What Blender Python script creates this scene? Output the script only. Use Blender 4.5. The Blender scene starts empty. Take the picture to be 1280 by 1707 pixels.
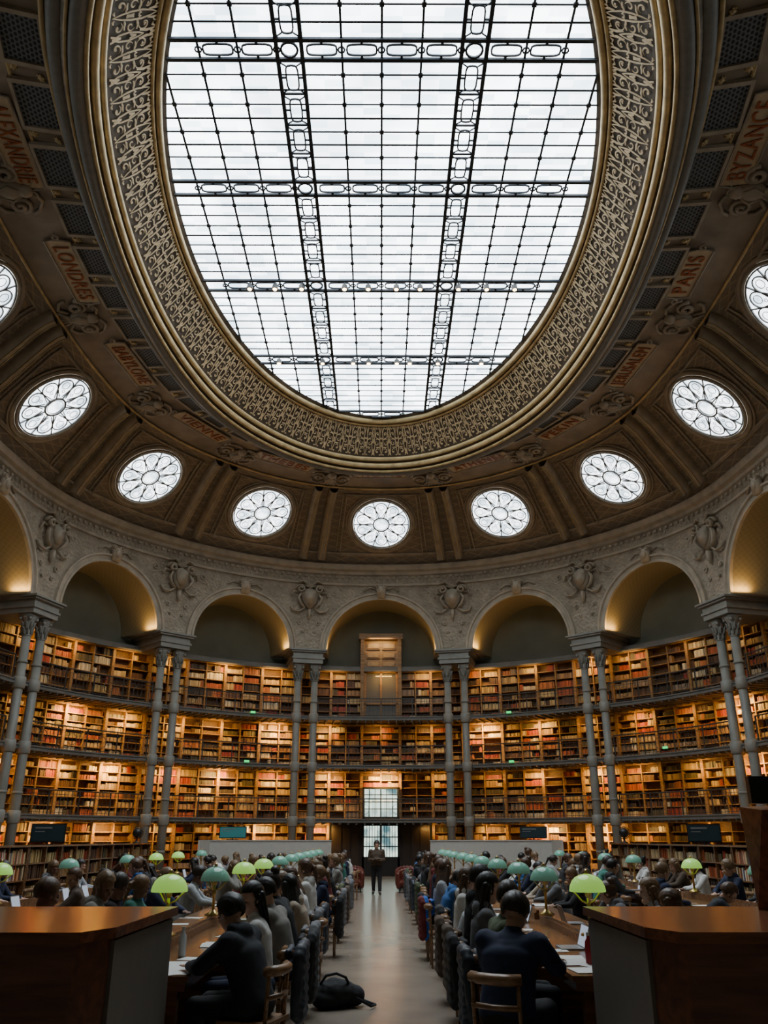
import bpy, math, random, bmesh
from mathutils import Vector, Matrix
random.seed(11)
R=random.Random(5)
COL=bpy.context.scene.collection
pi=math.pi
# ---------------------------------------------------------------- materials
def mat(name,col,rough=.55,metal=0.,noise=.0,scale=6.,bump=0.,bscale=None,em=0.,emcol=None,attr=None,spec=None,coord='Object'):
    m=bpy.data.materials.new(name);m.use_nodes=True
    nt=m.node_tree;N=nt.nodes;L=nt.links;p=N['Principled BSDF']
    c=(*col,1)
    p.inputs['Base Color'].default_value=c
    p.inputs['Roughness'].default_value=rough;p.inputs['Metallic'].default_value=metal
    if spec is not None:p.inputs['Specular IOR Level'].default_value=spec
    if em:
        p.inputs['Emission Color'].default_value=(*(emcol or col),1);p.inputs['Emission Strength'].default_value=em
    tc=None
    if noise or bump:
        tc=N.new('ShaderNodeTexCoord')
    if noise:
        n=N.new('ShaderNodeTexNoise');n.inputs['Scale'].default_value=scale;n.inputs['Detail'].default_value=4
        L.new(tc.outputs[coord],n.inputs['Vector'])
        r=N.new('ShaderNodeValToRGB')
        r.color_ramp.elements[0].position=.3;r.color_ramp.elements[1].position=.7
        r.color_ramp.elements[0].color=(*[max(0,x*(1-noise)) for x in col],1)
        r.color_ramp.elements[1].color=(*[min(1,x*(1+noise)) for x in col],1)
        L.new(n.outputs['Fac'],r.inputs['Fac']);L.new(r.outputs['Color'],p.inputs['Base Color'])
    if attr:
        a=N.new('ShaderNodeAttribute');a.attribute_name=attr
        L.new(a.outputs['Color'],p.inputs['Base Color'])
    if bump:
        n2=N.new('ShaderNodeTexVoronoi');n2.inputs['Scale'].default_value=bscale or scale*2
        L.new(tc.outputs[coord],n2.inputs['Vector'])
        b=N.new('ShaderNodeBump');b.inputs['Strength'].default_value=bump;b.inputs['Distance'].default_value=.05
        L.new(n2.outputs['Distance'],b.inputs['Height']);L.new(b.outputs['Normal'],p.inputs['Normal'])
    return m
def wood(name,col,rough=.3,scale=3.):
    m=bpy.data.materials.new(name);m.use_nodes=True
    nt=m.node_tree;N=nt.nodes;L=nt.links;p=N['Principled BSDF']
    tc=N.new('ShaderNodeTexCoord');mp=N.new('ShaderNodeMapping');mp.inputs['Scale'].default_value=(scale,scale*8,scale*8)
    n=N.new('ShaderNodeTexNoise');n.inputs['Scale'].default_value=1.5;n.inputs['Detail'].default_value=6;n.inputs['Distortion'].default_value=.6
    r=N.new('ShaderNodeValToRGB')
    r.color_ramp.elements[0].color=(*[x*.6 for x in col],1);r.color_ramp.elements[1].color=(*[min(1,x*1.35) for x in col],1)
    r.color_ramp.elements[0].position=.3;r.color_ramp.elements[1].position=.7
    L.new(tc.outputs['Object'],mp.inputs['Vector']);L.new(mp.outputs['Vector'],n.inputs['Vector']);L.new(n.outputs['Fac'],r.inputs['Fac'])
    L.new(r.outputs['Color'],p.inputs['Base Color']);p.inputs['Roughness'].default_value=rough
    return m
def uvpattern(name,c0,c1,su,sv,kind,thr=.2,rough=.6,metal=0):
    m=bpy.data.materials.new(name);m.use_nodes=True
    nt=m.node_tree;N=nt.nodes;L=nt.links;p=N['Principled BSDF'];p.inputs['Roughness'].default_value=rough;p.inputs['Metallic'].default_value=metal
    uv=N.new('ShaderNodeUVMap');sp=N.new('ShaderNodeSeparateXYZ');L.new(uv.outputs[0],sp.inputs[0])
    def mth(op,a,b=None):
        q=N.new('ShaderNodeMath');q.operation=op
        for i,x in enumerate((a,b)):
            if x is None:continue
            if isinstance(x,(int,float)):q.inputs[i].default_value=x
            else:L.new(x,q.inputs[i])
        return q.outputs[0]
    a=mth('MULTIPLY',sp.outputs[0],su);b=mth('MULTIPLY',sp.outputs[1],sv)
    if kind=='diamond':
        f1=mth('PINGPONG',mth('ADD',a,b),.5);f2=mth('PINGPONG',mth('SUBTRACT',a,b),.5)
        h=mth('MINIMUM',f1,f2);fac=mth('LESS_THAN',h,thr)
    else:
        row=mth('MULTIPLY',mth('FLOOR',b),.5)
        fa=mth('SUBTRACT',mth('FRACT',mth('ADD',a,row)),.5);fb=mth('SUBTRACT',mth('FRACT',b),.5)
        d=mth('ADD',mth('MULTIPLY',fa,fa),mth('MULTIPLY',fb,fb));fac=mth('GREATER_THAN',d,thr*thr)
    mx=N.new('ShaderNodeMix');mx.data_type='RGBA'
    L.new(fac,mx.inputs['Factor']);mx.inputs['A'].default_value=(*c0,1);mx.inputs['B'].default_value=(*c1,1)
    n=N.new('ShaderNodeTexNoise');n.inputs['Scale'].default_value=60
    L.new(uv.outputs[0],n.inputs['Vector'])
    mx2=N.new('ShaderNodeMix');mx2.data_type='RGBA';mx2.blend_type='MULTIPLY';mx2.inputs['Factor'].default_value=.3
    L.new(mx.outputs['Result'],mx2.inputs['A']);L.new(n.outputs['Fac'],mx2.inputs['B'])
    L.new(mx2.outputs['Result'],p.inputs['Base Color'])
    return m
def glassmat(name,col,st,var=.12,scale=1.2,cell=None):
    m=bpy.data.materials.new(name);m.use_nodes=True
    nt=m.node_tree;N=nt.nodes;L=nt.links;p=N['Principled BSDF']
    p.inputs['Base Color'].default_value=(.6,.6,.6,1);p.inputs['Roughness'].default_value=.3
    tc=N.new('ShaderNodeTexCoord');n=N.new('ShaderNodeTexNoise');n.inputs['Scale'].default_value=scale;n.inputs['Detail'].default_value=3
    L.new(tc.outputs['Object'],n.inputs['Vector'])
    r=N.new('ShaderNodeValToRGB');r.color_ramp.elements[0].position=.35;r.color_ramp.elements[1].position=.6
    r.color_ramp.elements[0].color=(*[x*(1-var*k) for x,k in zip(col,(3.3,3,2.8))],1);r.color_ramp.elements[1].color=(*col,1)
    L.new(n.outputs['Fac'],r.inputs['Fac']);out=r.outputs['Color']
    if cell:
        sn=N.new('ShaderNodeVectorMath');sn.operation='SNAP';sn.inputs[1].default_value=cell
        L.new(tc.outputs['Object'],sn.inputs[0])
        wn_=N.new('ShaderNodeTexWhiteNoise');L.new(sn.outputs[0],wn_.inputs['Vector'])
        r2=N.new('ShaderNodeValToRGB');r2.color_ramp.elements[0].color=(.58,.66,.70,1);r2.color_ramp.elements[1].color=(1,1,1,1)
        r2.color_ramp.elements[1].position=.6
        L.new(wn_.outputs['Value'],r2.inputs['Fac'])
        mx=N.new('ShaderNodeMix');mx.data_type='RGBA';mx.blend_type='MULTIPLY';mx.inputs['Factor'].default_value=1
        L.new(out,mx.inputs['A']);L.new(r2.outputs['Color'],mx.inputs['B']);out=mx.outputs['Result']
    L.new(out,p.inputs['Emission Color']);p.inputs['Emission Strength'].default_value=st
    return m
M={}
M['stone']=mat('carved_stone',(.37,.31,.23),.75,noise=.2,scale=1.5,bump=1.,bscale=7)
M['stone2']=mat('plain_stone',(.43,.365,.275),.7,noise=.18,scale=2)
M['olive']=mat('olive_plaster',(.13,.13,.095),.8,noise=.15,scale=.6)
M['dome']=uvpattern('dome_diaper',(.26,.205,.15),(.38,.30,.20),14,24,'diamond',.07)
M['domeplain']=mat('dome_plain',(.28,.225,.17),.65,noise=.25,scale=1.2)
M['rib']=mat('rib_stone',(.36,.30,.225),.6,noise=.2,scale=2)
M['gold']=mat('old_gold',(.54,.40,.20),.5,.25,noise=.25,scale=3)
M['goldlat']=mat('lattice_gold',(.55,.41,.23),.6,.05,noise=.2,scale=3)
M['goldback']=mat('lattice_back',(.07,.048,.028),.8)
M['goldpale']=uvpattern('soffit_coffers',(.31,.25,.14),(.37,.30,.17),2.2,2.2,'diamond',.07,.6)
M['letters']=mat('orange_letters',(.30,.07,.012),.5)
M['grille']=uvpattern('perforated_grille',(.012,.014,.018),(.16,.17,.18),9,9,'dots',.36)
M['greymould']=mat('grey_mould',(.21,.20,.18),.6,noise=.1)
M['lead']=mat('lead_tracery',(.20,.20,.20),.6)
M['iron']=mat('grey_green_iron',(.25,.245,.215),.5,noise=.12,scale=2)
M['fascia']=mat('gallery_iron',(.15,.145,.13),.5,noise=.12,scale=2)
M['rail']=mat('railing_iron',(.05,.047,.042),.5)
M['dark']=mat('dark_iron',(.03,.03,.03),.45,.3)
M['frame']=mat('skylight_iron',(.06,.065,.075),.7,spec=.1)
M['shelf']=wood('shelf_oak',(.28,.16,.06),.5,1)
M['shelfback']=wood('shelf_back',(.11,.055,.022),.6,1)
M['table']=wood('table_wood',(.20,.10,.045),.22,1.2)
M['counter']=wood('counter_wood',(.20,.075,.035),.18,1.)
M['counterdark']=wood('counter_dark',(.16,.06,.03),.35,1.)
M['portal']=mat('portal_dark',(.03,.02,.014),.5)
M['taupe']=mat('taupe_panel',(.16,.14,.12),.6,noise=.05)
M['floor']=mat('floor_lino',(.33,.275,.22),.2,noise=.15,scale=1.2)
M['white']=mat('white_partition',(.48,.46,.42),.6,noise=.04)
M['paper']=mat('paper',(.80,.79,.75),.7)
M['brass']=mat('brass',(.70,.48,.17),.28,.8)
M['lit']=mat('lit_green_glass',(.38,.64,.22),.12,em=.20,emcol=(.45,.90,.14))
M['teal']=mat('teal_glass',(.20,.48,.36),.12,em=.02,emcol=(.4,.8,.6))
M['metalgrey']=mat('laptop_grey',(.35,.35,.36),.35,.6)
M['black']=mat('black_plastic',(.012,.012,.013),.4)
M['redleather']=mat('red_leather',(.13,.028,.018),.4,noise=.15)
M['screen']=mat('dark_screen',(.03,.05,.06),.2)
M['tealboard']=mat('teal_board',(.03,.16,.17),.5,em=.04,emcol=(.1,.5,.5))
M['exit']=mat('exit_green',(.02,.6,.12),.5,em=.4,emcol=(.05,1,.25))
M['bookattr']=mat('book_bindings',(.3,.2,.1),.55,attr='Col')
M['sky']=glassmat('skylight_glass',(.90,.96,1.),3.9,.13,.45,(.48,.215,50.))
M['oc']=glassmat('oculus_glass',(.88,.94,.98),2.4,.2,1.6)
M['doorglass']=glassmat('door_glass',(.8,1.,.85),.7,.28,1.5)
M['greyglass']=mat('grey_glass',(.16,.16,.15),.08)
M['panelgold']=mat('door_panel',(.34,.22,.09),.4,noise=.2)
M['bluecoat']=mat('blue_cloth',(.02,.13,.5),.8)
M['spot']=mat('warm_bulb',(1,.7,.4),.4,em=9,emcol=(1,.62,.28))
M['eye']=mat('eye_dark',(.02,.015,.01),.2)
M['lip']=mat('lip',(.35,.12,.1),.5)
M['chairwood']=wood('chair_wood',(.26,.14,.065),.35,3)
M['bottleg']=mat('clear_plastic',(.55,.6,.62),.1)
M['redmetal']=mat('red_metal',(.35,.02,.03),.3)
SKIN=[mat('skin_%d'%i,c,.55) for i,c in enumerate([(.58,.35,.25),(.46,.27,.18),(.22,.11,.07),(.64,.42,.31)])]
HAIR=[mat('hair_%d'%i,c,.45,noise=.35,scale=40) for i,c in enumerate([(.012,.009,.007),(.028,.017,.011),(.085,.042,.021),(.17,.10,.048),(.08,.075,.075)])]
CL=[mat('cloth_%d'%i,c,.85,noise=.15,scale=8) for i,c in enumerate([(.018,.020,.026),(.02,.02,.022),(.02,.028,.065),(.045,.045,.048),(.09,.06,.04),(.70,.69,.66),(.17,.17,.18),(.03,.12,.34),(.16,.025,.025),(.46,.38,.29),(.08,.10,.05),(.25,.235,.21),(.40,.42,.44),(.05,.20,.16)])]
PUFF=mat('puffer_navy',(.03,.038,.055),.5,bump=.3,bscale=7)
# ---------------------------------------------------------------- mesh builder
class MB:
    def __init__(s):s.v=[];s.f=[];s.m=[]
    def add(s,vs,fs,mi=0,Mx=None):
        o=len(s.v)
        if Mx is not None:vs=[tuple(Mx@Vector(p)) for p in vs]
        s.v+=[tuple(p) for p in vs];s.f+=[tuple(i+o for i in f) for f in fs];s.m+=[mi]*len(fs);return s
    def box(s,x0,x1,y0,y1,z0,z1,mi=0,Mx=None):
        return s.add([(x0,y0,z0),(x1,y0,z0),(x1,y1,z0),(x0,y1,z0),(x0,y0,z1),(x1,y0,z1),(x1,y1,z1),(x0,y1,z1)],
          [(0,3,2,1),(4,5,6,7),(0,1,5,4),(1,2,6,5),(2,3,7,6),(3,0,4,7)],mi,Mx)
    def lathe(s,prof,n=16,mi=0,Mx=None,flute=0.,cap=True):
        vs=[];fs=[]
        for (r,z) in prof:
            for k in range(n):
                a=2*pi*k/n;rr=r*(1-(flute if k%2 else 0));vs.append((rr*math.cos(a),rr*math.sin(a),z))
        for i in range(len(prof)-1):
            for k in range(n):
                k2=(k+1)%n;fs.append((i*n+k,i*n+k2,(i+1)*n+k2,(i+1)*n+k))
        if cap:
            fs.append(tuple(range(n))[::-1]);fs.append(tuple((len(prof)-1)*n+k for k in range(n)))
        return s.add(vs,fs,mi,Mx)
    def tube(s,pts,r,n=6,mi=0,Mx=None,closed=False,flat=1.):
        pts=[Vector(p) for p in pts];vs=[];fs=[];c=len(pts)
        up=None
        for i,p in enumerate(pts):
            if closed:t=pts[(i+1)%c]-pts[i-1]
            else:t=pts[min(i+1,c-1)]-pts[max(i-1,0)]
            t.normalize()
            if up is None:
                up=Vector((0,0,1)) if abs(t.z)<.9 else Vector((1,0,0))
            a=t.cross(up)
            if a.length<1e-5:a=t.orthogonal()
            a.normalize();b=a.cross(t);up=b.copy()
            rr=r[i] if isinstance(r,(list,tuple)) else r
            for k in range(n):
                q=2*pi*(k+.5)/n;vs.append(p+a*rr*math.cos(q)+b*rr*flat*math.sin(q))
        m=c if closed else c-1
        for i in range(m):
            j=(i+1)%c
            for k in range(n):
                k2=(k+1)%n;fs.append((i*n+k,i*n+k2,j*n+k2,j*n+k))
        if not closed:
            fs.append(tuple(range(n))[::-1]);fs.append(tuple((c-1)*n+k for k in range(n)))
        return s.add(vs,fs,mi,Mx)
    def prism(s,poly,z0,z1,mi=0,Mx=None):
        n=len(poly)
        vs=[(x,y,z0) for x,y in poly]+[(x,y,z1) for x,y in poly]
        fs=[tuple(range(n))[::-1],tuple(range(n,2*n))]+[(i,(i+1)%n,(i+1)%n+n,i+n) for i in range(n)]
        return s.add(vs,fs,mi,Mx)
    def ball(s,c,r,mi=0,Mx=None,n=8):
        if not isinstance(r,(tuple,list)):r=(r,r,r)
        vs=[];fs=[];m=n//2+1
        for i in range(m+1):
            th=pi*i/m
            for k in range(n):
                a=2*pi*k/n;vs.append((c[0]+r[0]*math.sin(th)*math.cos(a),c[1]+r[1]*math.sin(th)*math.sin(a),c[2]-r[2]*math.cos(th)))
        for i in range(m):
            for k in range(n):
                k2=(k+1)%n;fs.append((i*n+k,i*n+k2,(i+1)*n+k2,(i+1)*n+k))
        return s.add(vs,fs,mi,Mx)
    def mesh(s,name,mats,smooth=False,uvs=None,cols=None):
        me=bpy.data.meshes.new(name);me.from_pydata(s.v,[],s.f)
        for m in mats:me.materials.append(m)
        me.polygons.foreach_set('material_index',s.m)
        if smooth:me.polygons.foreach_set('use_smooth',[True]*len(s.f))
        if uvs:
            l=me.uv_layers.new(name='UVMap')
            for lp in me.loops:l.data[lp.index].uv=uvs[lp.vertex_index]
        if cols:
            a=me.color_attributes.new('Col','FLOAT_COLOR','POINT')
            flat=[]
            for c in cols:flat+=[c[0],c[1],c[2],1]
            a.data.foreach_set('color',flat)
        me.update();return me
def top(name,data,label,cat,group=None,kind=None,mw=None):
    o=bpy.data.objects.new(name,data);COL.objects.link(o)
    if label:o['label']=label
    if cat:o['category']=cat
    if group:o['group']=group
    if kind:o['kind']=kind
    if mw is not None:o.matrix_basis=mw
    return o
def part(name,data,par,label=None,ml=None):
    o=bpy.data.objects.new(name,data);COL.objects.link(o);o.parent=par
    if label:o['label']=label
    if ml is not None:o.matrix_basis=ml
    return o
def copytree(root,mw):
    o=root.copy();COL.objects.link(o);o.matrix_basis=mw
    for ch in root.children:
        c=ch.copy();c.parent=o;COL.objects.link(c)
    return o
TRIM=[0]
def struct(name,data,label,mw=None,cat='room'):
    if name=='trim':
        TRIM[0]+=1;name='trim_%d'%TRIM[0]
    return top(name,data,label,cat,kind='structure',mw=mw)
def T(x,y,z=0,rz=0):return Matrix.Translation((x,y,z))@Matrix.Rotation(rz,4,'Z')
# ---------------------------------------------------------------- oval geometry
half=[(0,43.6),(3.86,43.15),(7.15,41.75),(10.05,39.5),(12.45,36.7),(14.05,33.3),(14.6,29.2),(14.7,25.3),(14.6,21.8),(14.5,17.8),(14.3,13.2),(13.7,9.0),(12.2,5.3),(9.8,2.2),(6.9,0.1),(3.8,-1.2),(0,-1.6)]
CT=half+[(-half[32-i][0],half[32-i][1]) for i in range(17,32)]
def W(u):
    u=u%32;i=int(math.floor(u))%32;f=u-math.floor(u)
    p=[Vector(CT[(i+k-1)%32]) for k in range(4)]
    return .5*((2*p[1])+(p[2]-p[0])*f+(2*p[0]-5*p[1]+4*p[2]-p[3])*f*f+(3*p[1]-p[0]-3*p[2]+p[3])*f**3)
def nout(u):
    t=(W(u+.05)-W(u-.05)).normalized();return Vector((-t.y,t.x))
def tang(u):
    return (W(u+.05)-W(u-.05)).normalized()
def Wo(u,off):return W(u)+nout(u)*off
SB,SA,SYC,SZ=6.15,12.0,21.0,19.35
def S(u):
    a=u*2*pi/32;return Vector((SB*math.sin(a),SYC+SA*math.cos(a)))
PROF=[(0,15.6),(.03,15.95),(.07,16.42),(.30,18.2),(.36,18.5),(.44,18.7),(.55,18.78),(.7,18.72),(.735,18.5),(.765,18.0),(.79,17.55)]
def pz(s):
    if s<=0:return PROF[0][1]
    for i in range(len(PROF)-1):
        a,b=PROF[i],PROF[i+1]
        if s<=b[0]:return a[1]+(b[1]-a[1])*(s-a[0])/(b[0]-a[0])
    return PROF[-1][1]
def PS(u,s,z=None):
    p=W(u).lerp(S(u),s);return Vector((p.x,p.y,pz(s) if z is None else z))
def FR(u,s,h=0.,ds=.02):
    x=(PS(u+.05,s)-PS(u-.05,s)).normalized();y=(PS(u,s+ds)-PS(u,s-ds)).normalized()
    z=x.cross(y).normalized();y=z.cross(x)
    o=PS(u,s)+z*h
    return Matrix(((x.x,y.x,z.x,o.x),(x.y,y.y,z.y,o.y),(x.z,y.z,z.z,o.z),(0,0,0,1)))
def GF(u,z,off=0.):
    t=tang(u);n=nout(u);p=Wo(u,off)
    return Matrix(((t.x,0,-n.x,p.x),(t.y,0,-n.y,p.y),(0,1,0,z),(0,0,0,1)))
def loft(prof,nu=256,uvscale=(1,1)):
    b=MB();uv=[];k=len(prof)
    for j in range(nu+1):
        u=32*j/nu
        for (s,z) in prof:
            b.v.append(tuple(PS(u,s,z)));uv.append((u*uvscale[0],s*uvscale[1]))
    for j in range(nu):
        for i in range(k-1):
            b.f.append((j*k+i,(j+1)*k+i,(j+1)*k+i+1,j*k+i+1));b.m.append(0)
    return b,uv
def mould(s,z,rs,rz,n=8,mat_=None,label='',nu=192):
    prof=[(s+rs*math.cos(2*pi*k/n),z+rz*math.sin(2*pi*k/n)) for k in range(n+1)]
    b,uv=loft(prof,nu)
    return struct('trim',b.mesh('ring_moulding',[mat_],True),label)
# floor
b=MB();pts=[tuple(Wo(32*j/128,2.6)) for j in range(128)];b.prism(pts,-.3,0)
struct('floor',b.mesh('floor',[M['floor']]),'polished grey-beige linoleum floor of the oval hall')
# ceiling
pr=[]
for i in range(len(PROF)-1):
    a,c=PROF[i],PROF[i+1];n=6 if i==2 else 2
    for k in range(n):pr.append((a[0]+(c[0]-a[0])*k/n,a[1]+(c[1]-a[1])*k/n))
pr.append(PROF[-1])
b,uv=loft(pr,256,(.25,1.3))
struct('ceiling',b.mesh('ceiling',[M['dome']],True,uv),'brown painted oval cove vault with fine gilt diamond lattice')
b,uv=loft([(.40,18.55),(.41,18.60),(.50,18.70),(.60,18.72),(.725,18.56),(.73,18.58)],256)
struct('trim',b.mesh('frieze_band',[M['domeplain']],True),'plain brown frieze band around the skylight')
# arcade wall + soffits
ZS,ZT=10.95,15.62
b=MB();so=MB();souv=[];av=MB()
for uc in range(-16,16,2):
    L=(W(uc+1)-W(uc-1)).length;Rr=L/2-1.0;nb=nout(uc);nb3=Vector((nb.x,nb.y,0))
    xs=[-L/2,-L/2+.3,-L/2+.65]+[-Rr*math.cos(pi*k/32) for k in range(33)]+[L/2-.65,L/2-.3,L/2]
    col=[]
    for x in xs:
        p=W(uc+2*x/L);zl=ZS+(math.sqrt(max(0,Rr*Rr-x*x)) if abs(x)<Rr else 0)
        col.append((Vector((p.x,p.y,0)),zl))
    o=len(b.v)
    for p,zl in col:
        b.v+=[(p.x,p.y,zl),(p.x,p.y,zl+(ZT-zl)*.5),(p.x,p.y,ZT)]
    for i in range(len(col)-1):
        for k in range(2):b.f.append((o+i*3+k,o+(i+1)*3+k,o+(i+1)*3+k+1,o+i*3+k+1));b.m.append(0)
    for (i0,i1) in ((0,3),(len(col)-4,len(col)-1)):
        for i in range(i0,i1):
            q=len(b.v);a_,c_=col[i][0],col[i+1][0]
            for pp in (a_,c_,c_+nb3*2.4,a_+nb3*2.4):b.v.append((pp.x,pp.y,ZS))
            b.f.append((q,q+1,q+2,q+3));b.m.append(0)
    o=len(so.v);cc=col[3:36]
    for i,(p,zl) in enumerate(cc):
        for k in range(5):
            q=p+nb3*(2.4*k/4);so.v.append((q.x,q.y,zl));souv.append((i*.5,k*1.0))
    for i in range(32):
        for k in range(4):so.f.append((o+i*5+k,o+(i+1)*5+k,o+(i+1)*5+k+1,o+i*5+k+1));so.m.append(0)
    prof=[(0,0.0),(0,.10),(.09,.10),(.12,.05),(.26,.05),(.30,.12),(.38,.12),(.38,0)]
    o=len(av.v);k=len(prof)
    for i in range(33):
        a=pi*i/32
        for (dr,h) in prof:
            rr=Rr+dr;x=-rr*math.cos(a);p=W(uc+2*x/L)-nout(uc+2*x/L)*h*1.3;av.v.append((p.x,p.y,ZS+rr*math.sin(a)))
    for i in range(32):
        for q in range(k-1):av.f.append((o+i*k+q,o+(i+1)*k+q,o+(i+1)*k+q+1,o+i*k+q+1));av.m.append(0)
struct('wall_arcade',b.mesh('wall_arcade',[M['stone']]),'carved grey-beige stone arcade wall with round arches')
struct('trim',so.mesh('arch_soffits',[M['goldpale']],True,souv),'coffered gilt arch soffits')
struct('trim',av.mesh('archivolts',[M['stone2']],False),'moulded stone arch surrounds')
b=MB()
n=128
for j in range(n+1):
    p=Wo(32*j/n,2.4);b.v+=[(p.x,p.y,0),(p.x,p.y,15.6)]
for j in range(n):b.f.append((2*j,2*j+2,2*j+3,2*j+1));b.m.append(0)
struct('wall_outer',b.mesh('wall_outer',[M['olive']],True),'olive green plaster wall behind the arches')
b,uv=loft([(0,15.15),(.012,15.2),(.012,15.35),(.03,15.42),(.036,15.62),(.036,15.7),(.02,15.75),(.0,15.75)],256)
struct('trim',b.mesh('main_cornice',[M['stone2']]),'projecting stone cornice below the vault')
b,uv=loft([(0,14.55),(.010,14.58),(.010,14.68),(0,14.7)],256)
struct('trim',b.mesh('string_course',[M['stone2']]),'thin stone string course over the arches')
b=MB()
for j in range(360):
    u=32*j/360
    if W(u).y<18:continue
    b.box(-.06,.06,-.06,.06,0,.09,0,GF(u,15.05,0))
    b.ball((0,0,0),(.05,.10,.04),0,GF(u+.045,14.86,0),6)
struct('trim',b.mesh('dentils',[M['stone2']]),'small stone dentil blocks under the cornice')
# rings around skylight
mould(.055,16.25,.008,.10,6,M['rib'],'stone bead at the foot of the vault')
mould(.405,18.52,.006,.05,6,M['gold'],'thin gilt ring on the vault')
mould(.622,18.66,.005,.045,6,M['gold'],'thin gilt ring on the frieze')
mould(.728,18.46,.006,.05,6,M['gold'],'thin gilt ring beside the grilles')
mould(.765,17.95,.020,.22,10,M['greymould'],'grey rounded ring moulding')
mould(.790,17.56,.004,.04,8,M['gold'],'narrow gilt bead ring')
mould(.815,17.48,.018,.14,10,M['greymould'],'grey lower lip ring moulding')
mould(.836,17.45,.006,.06,8,M['gold'],'bright gilt lower ring')
mould(.852,17.66,.010,.12,8,M['gold'],'gilt ring moulding')
mould(.867,17.92,.008,.10,8,M['gold'],'gilt ring moulding')
mould(.985,19.2,.010,.12,8,M['gold'],'gilt ring around the skylight glass')
mould(.970,19.08,.006,.06,8,M['gold'],'thin gilt ring by the glass')
L0=(.874,18.05);L1=(.968,19.1)
b,uv=loft([(.79,17.6),(.836,17.5),L0,L1,(1.0,19.36),(1.01,19.4)],256)
struct('trim',b.mesh('skylight_cove',[M['goldback']],True),'dark cove backing behind the gilt openwork')
b=MB()
def rp(u,w,h):
    s=L0[0]+(L1[0]-L0[0])*w;z=L0[1]+(L1[1]-L0[1])*w
    p=W(u).lerp(S(u),s)
    d=(S(u)-W(u)).normalized()
    return (p.x+d.x*h*.8,p.y+d.y*h*.8,z-h*.6)
NU=128
BW=1.4
UL=.5
def ribbon(u0,pts,wd,flip):
    n=len(pts);vs=[]
    for i in range(n):
        a0,w0=pts[max(i-1,0)];a1,w1=pts[min(i+1,n-1)]
        dx=(a1-a0)*UL;dy=(w1-w0)*BW;l=math.hypot(dx,dy) or 1
        nx,ny=-dy/l,dx/l;w_=wd[i]*1.3
        for sg,h in ((-1,.035),(0,.042),(1,.035)):
            a=pts[i][0]+sg*nx*w_/UL;w=pts[i][1]+sg*ny*w_/BW
            if flip:a=1-a
            vs.append(rp(u0+a*32/NU,min(1,max(0,w)),h))
    fs=[]
    for i in range(n-1):
        for k in range(2):fs.append((i*3+k,i*3+k+1,(i+1)*3+k+1,(i+1)*3+k))
    b.add(vs,fs)
def sp(cx,cy,r0,r1,a0,a1,n=14):
    return [(cx+(r0+(r1-r0)*k/n)/UL*math.cos(a0+(a1-a0)*k/n),cy+(r0+(r1-r0)*k/n)/BW*math.sin(a0+(a1-a0)*k/n)) for k in range(n+1)]
def tap(n,w):return [w*(.25+.75*math.sin(pi*(k+.5)/(n+1))) for k in range(n+1)]
for j in range(NU):
    u0=32*j/NU
    fl=j%2
    m=[ (sp(.5,.70,.17,.04,-1.9,4.2,14),.018),
        (sp(.52,.42,.12,.03,1.2,-4.6,12),.018),
        (sp(.5,.16,.13,.03,2.6,-3.0,12),.018),
        ([(0,.02),(.12,.2),(.2,.4),(.22,.62),(.12,.82),(0,.95)],.020),
        ([(1,.05),(.85,.2),(.8,.4),(.9,.6),(1,.72)],.020),
        ([(.2,.54),(.36,.55),(.5,.57),(.7,.55)],.026),([(.2,.27),(.35,.29),(.5,.28),(.65,.29)],.026),
        ([(.78,.62),(.86,.78),(.82,.94)],.028),([(.5,.90),(.62,.88),(.74,.95)],.026),([(.2,.75),(.25,.86),(.22,.98)],.026),
        ([(.05,.30),(.0,.38),(.06,.46)],.028),([(.85,.02),(.95,.12),(1,.24)],.028),
        ([(.1,.06),(.2,.03),(.3,.05)],.024),([(.02,.55),(.1,.60),(.16,.56)],.026),([(.9,.85),(.97,.9),(1,.98)],.026),([(.44,.70),(.5,.72),(.58,.70)],.026),([(.3,.88),(.4,.9),(.45,.98)],.022),([(.46,.16),(.52,.14),(.58,.16)],.022),([(.9,.42),(.97,.48),(1,.56)],.024)]
    for p,w in m:ribbon(u0,p,tap(len(p)-1,w),fl)
struct('trim',b.mesh('gilt_openwork',[M['goldlat']]),'gilt openwork scroll and leaf band around the skylight')
# ---------------------------------------------------------------- skylight
def xl(y):
    q=1-((y-SYC)/SA)**2;return SB*math.sqrt(q) if q>0 else 0
def yl(x):
    q=1-(x/SB)**2;return SA*math.sqrt(q) if q>0 else 0
sk=top('window_1',None,'oval iron and glass skylight with ornamental grid','window',kind='structure')
b=MB();n=96
b.v=[(SB*1.03*math.cos(2*pi*k/n),SYC+SA*1.02*math.sin(2*pi*k/n),SZ+.03) for k in range(n)];b.f=[tuple(range(n))];b.m=[0]
part('skylight_glass',b.mesh('skylight_glass',[M['sky']]),sk,'frosted white glass panes')
b=MB();z1=SZ+.02
BX=2.22;BWd=.30
cross=[5.3,9.85,14.4,18.95,23.5,28.2,32.7]
def linex(x,w,d):
    l=yl(x)
    if l>.3:b.box(x-w/2,x+w/2,SYC-l,SYC+l,SZ-d,z1)
def liney(y,w,d):
    l=xl(y)
    if l>.3:b.box(-l,l,y-w/2,y+w/2,SZ-d,z1)
for s_ in (-1,1):
    for d_ in (-BWd,BWd):linex(s_*BX+d_,.095,.06)
    for k in range(1,5):linex(s_*(BX+BWd+.94*k),.055,.01)
for x in (-.96,0,.96):linex(x,.055,.01)
for y in cross:
    for d_ in (-.27,.27):liney(y+d_,.10,.05)
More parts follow.
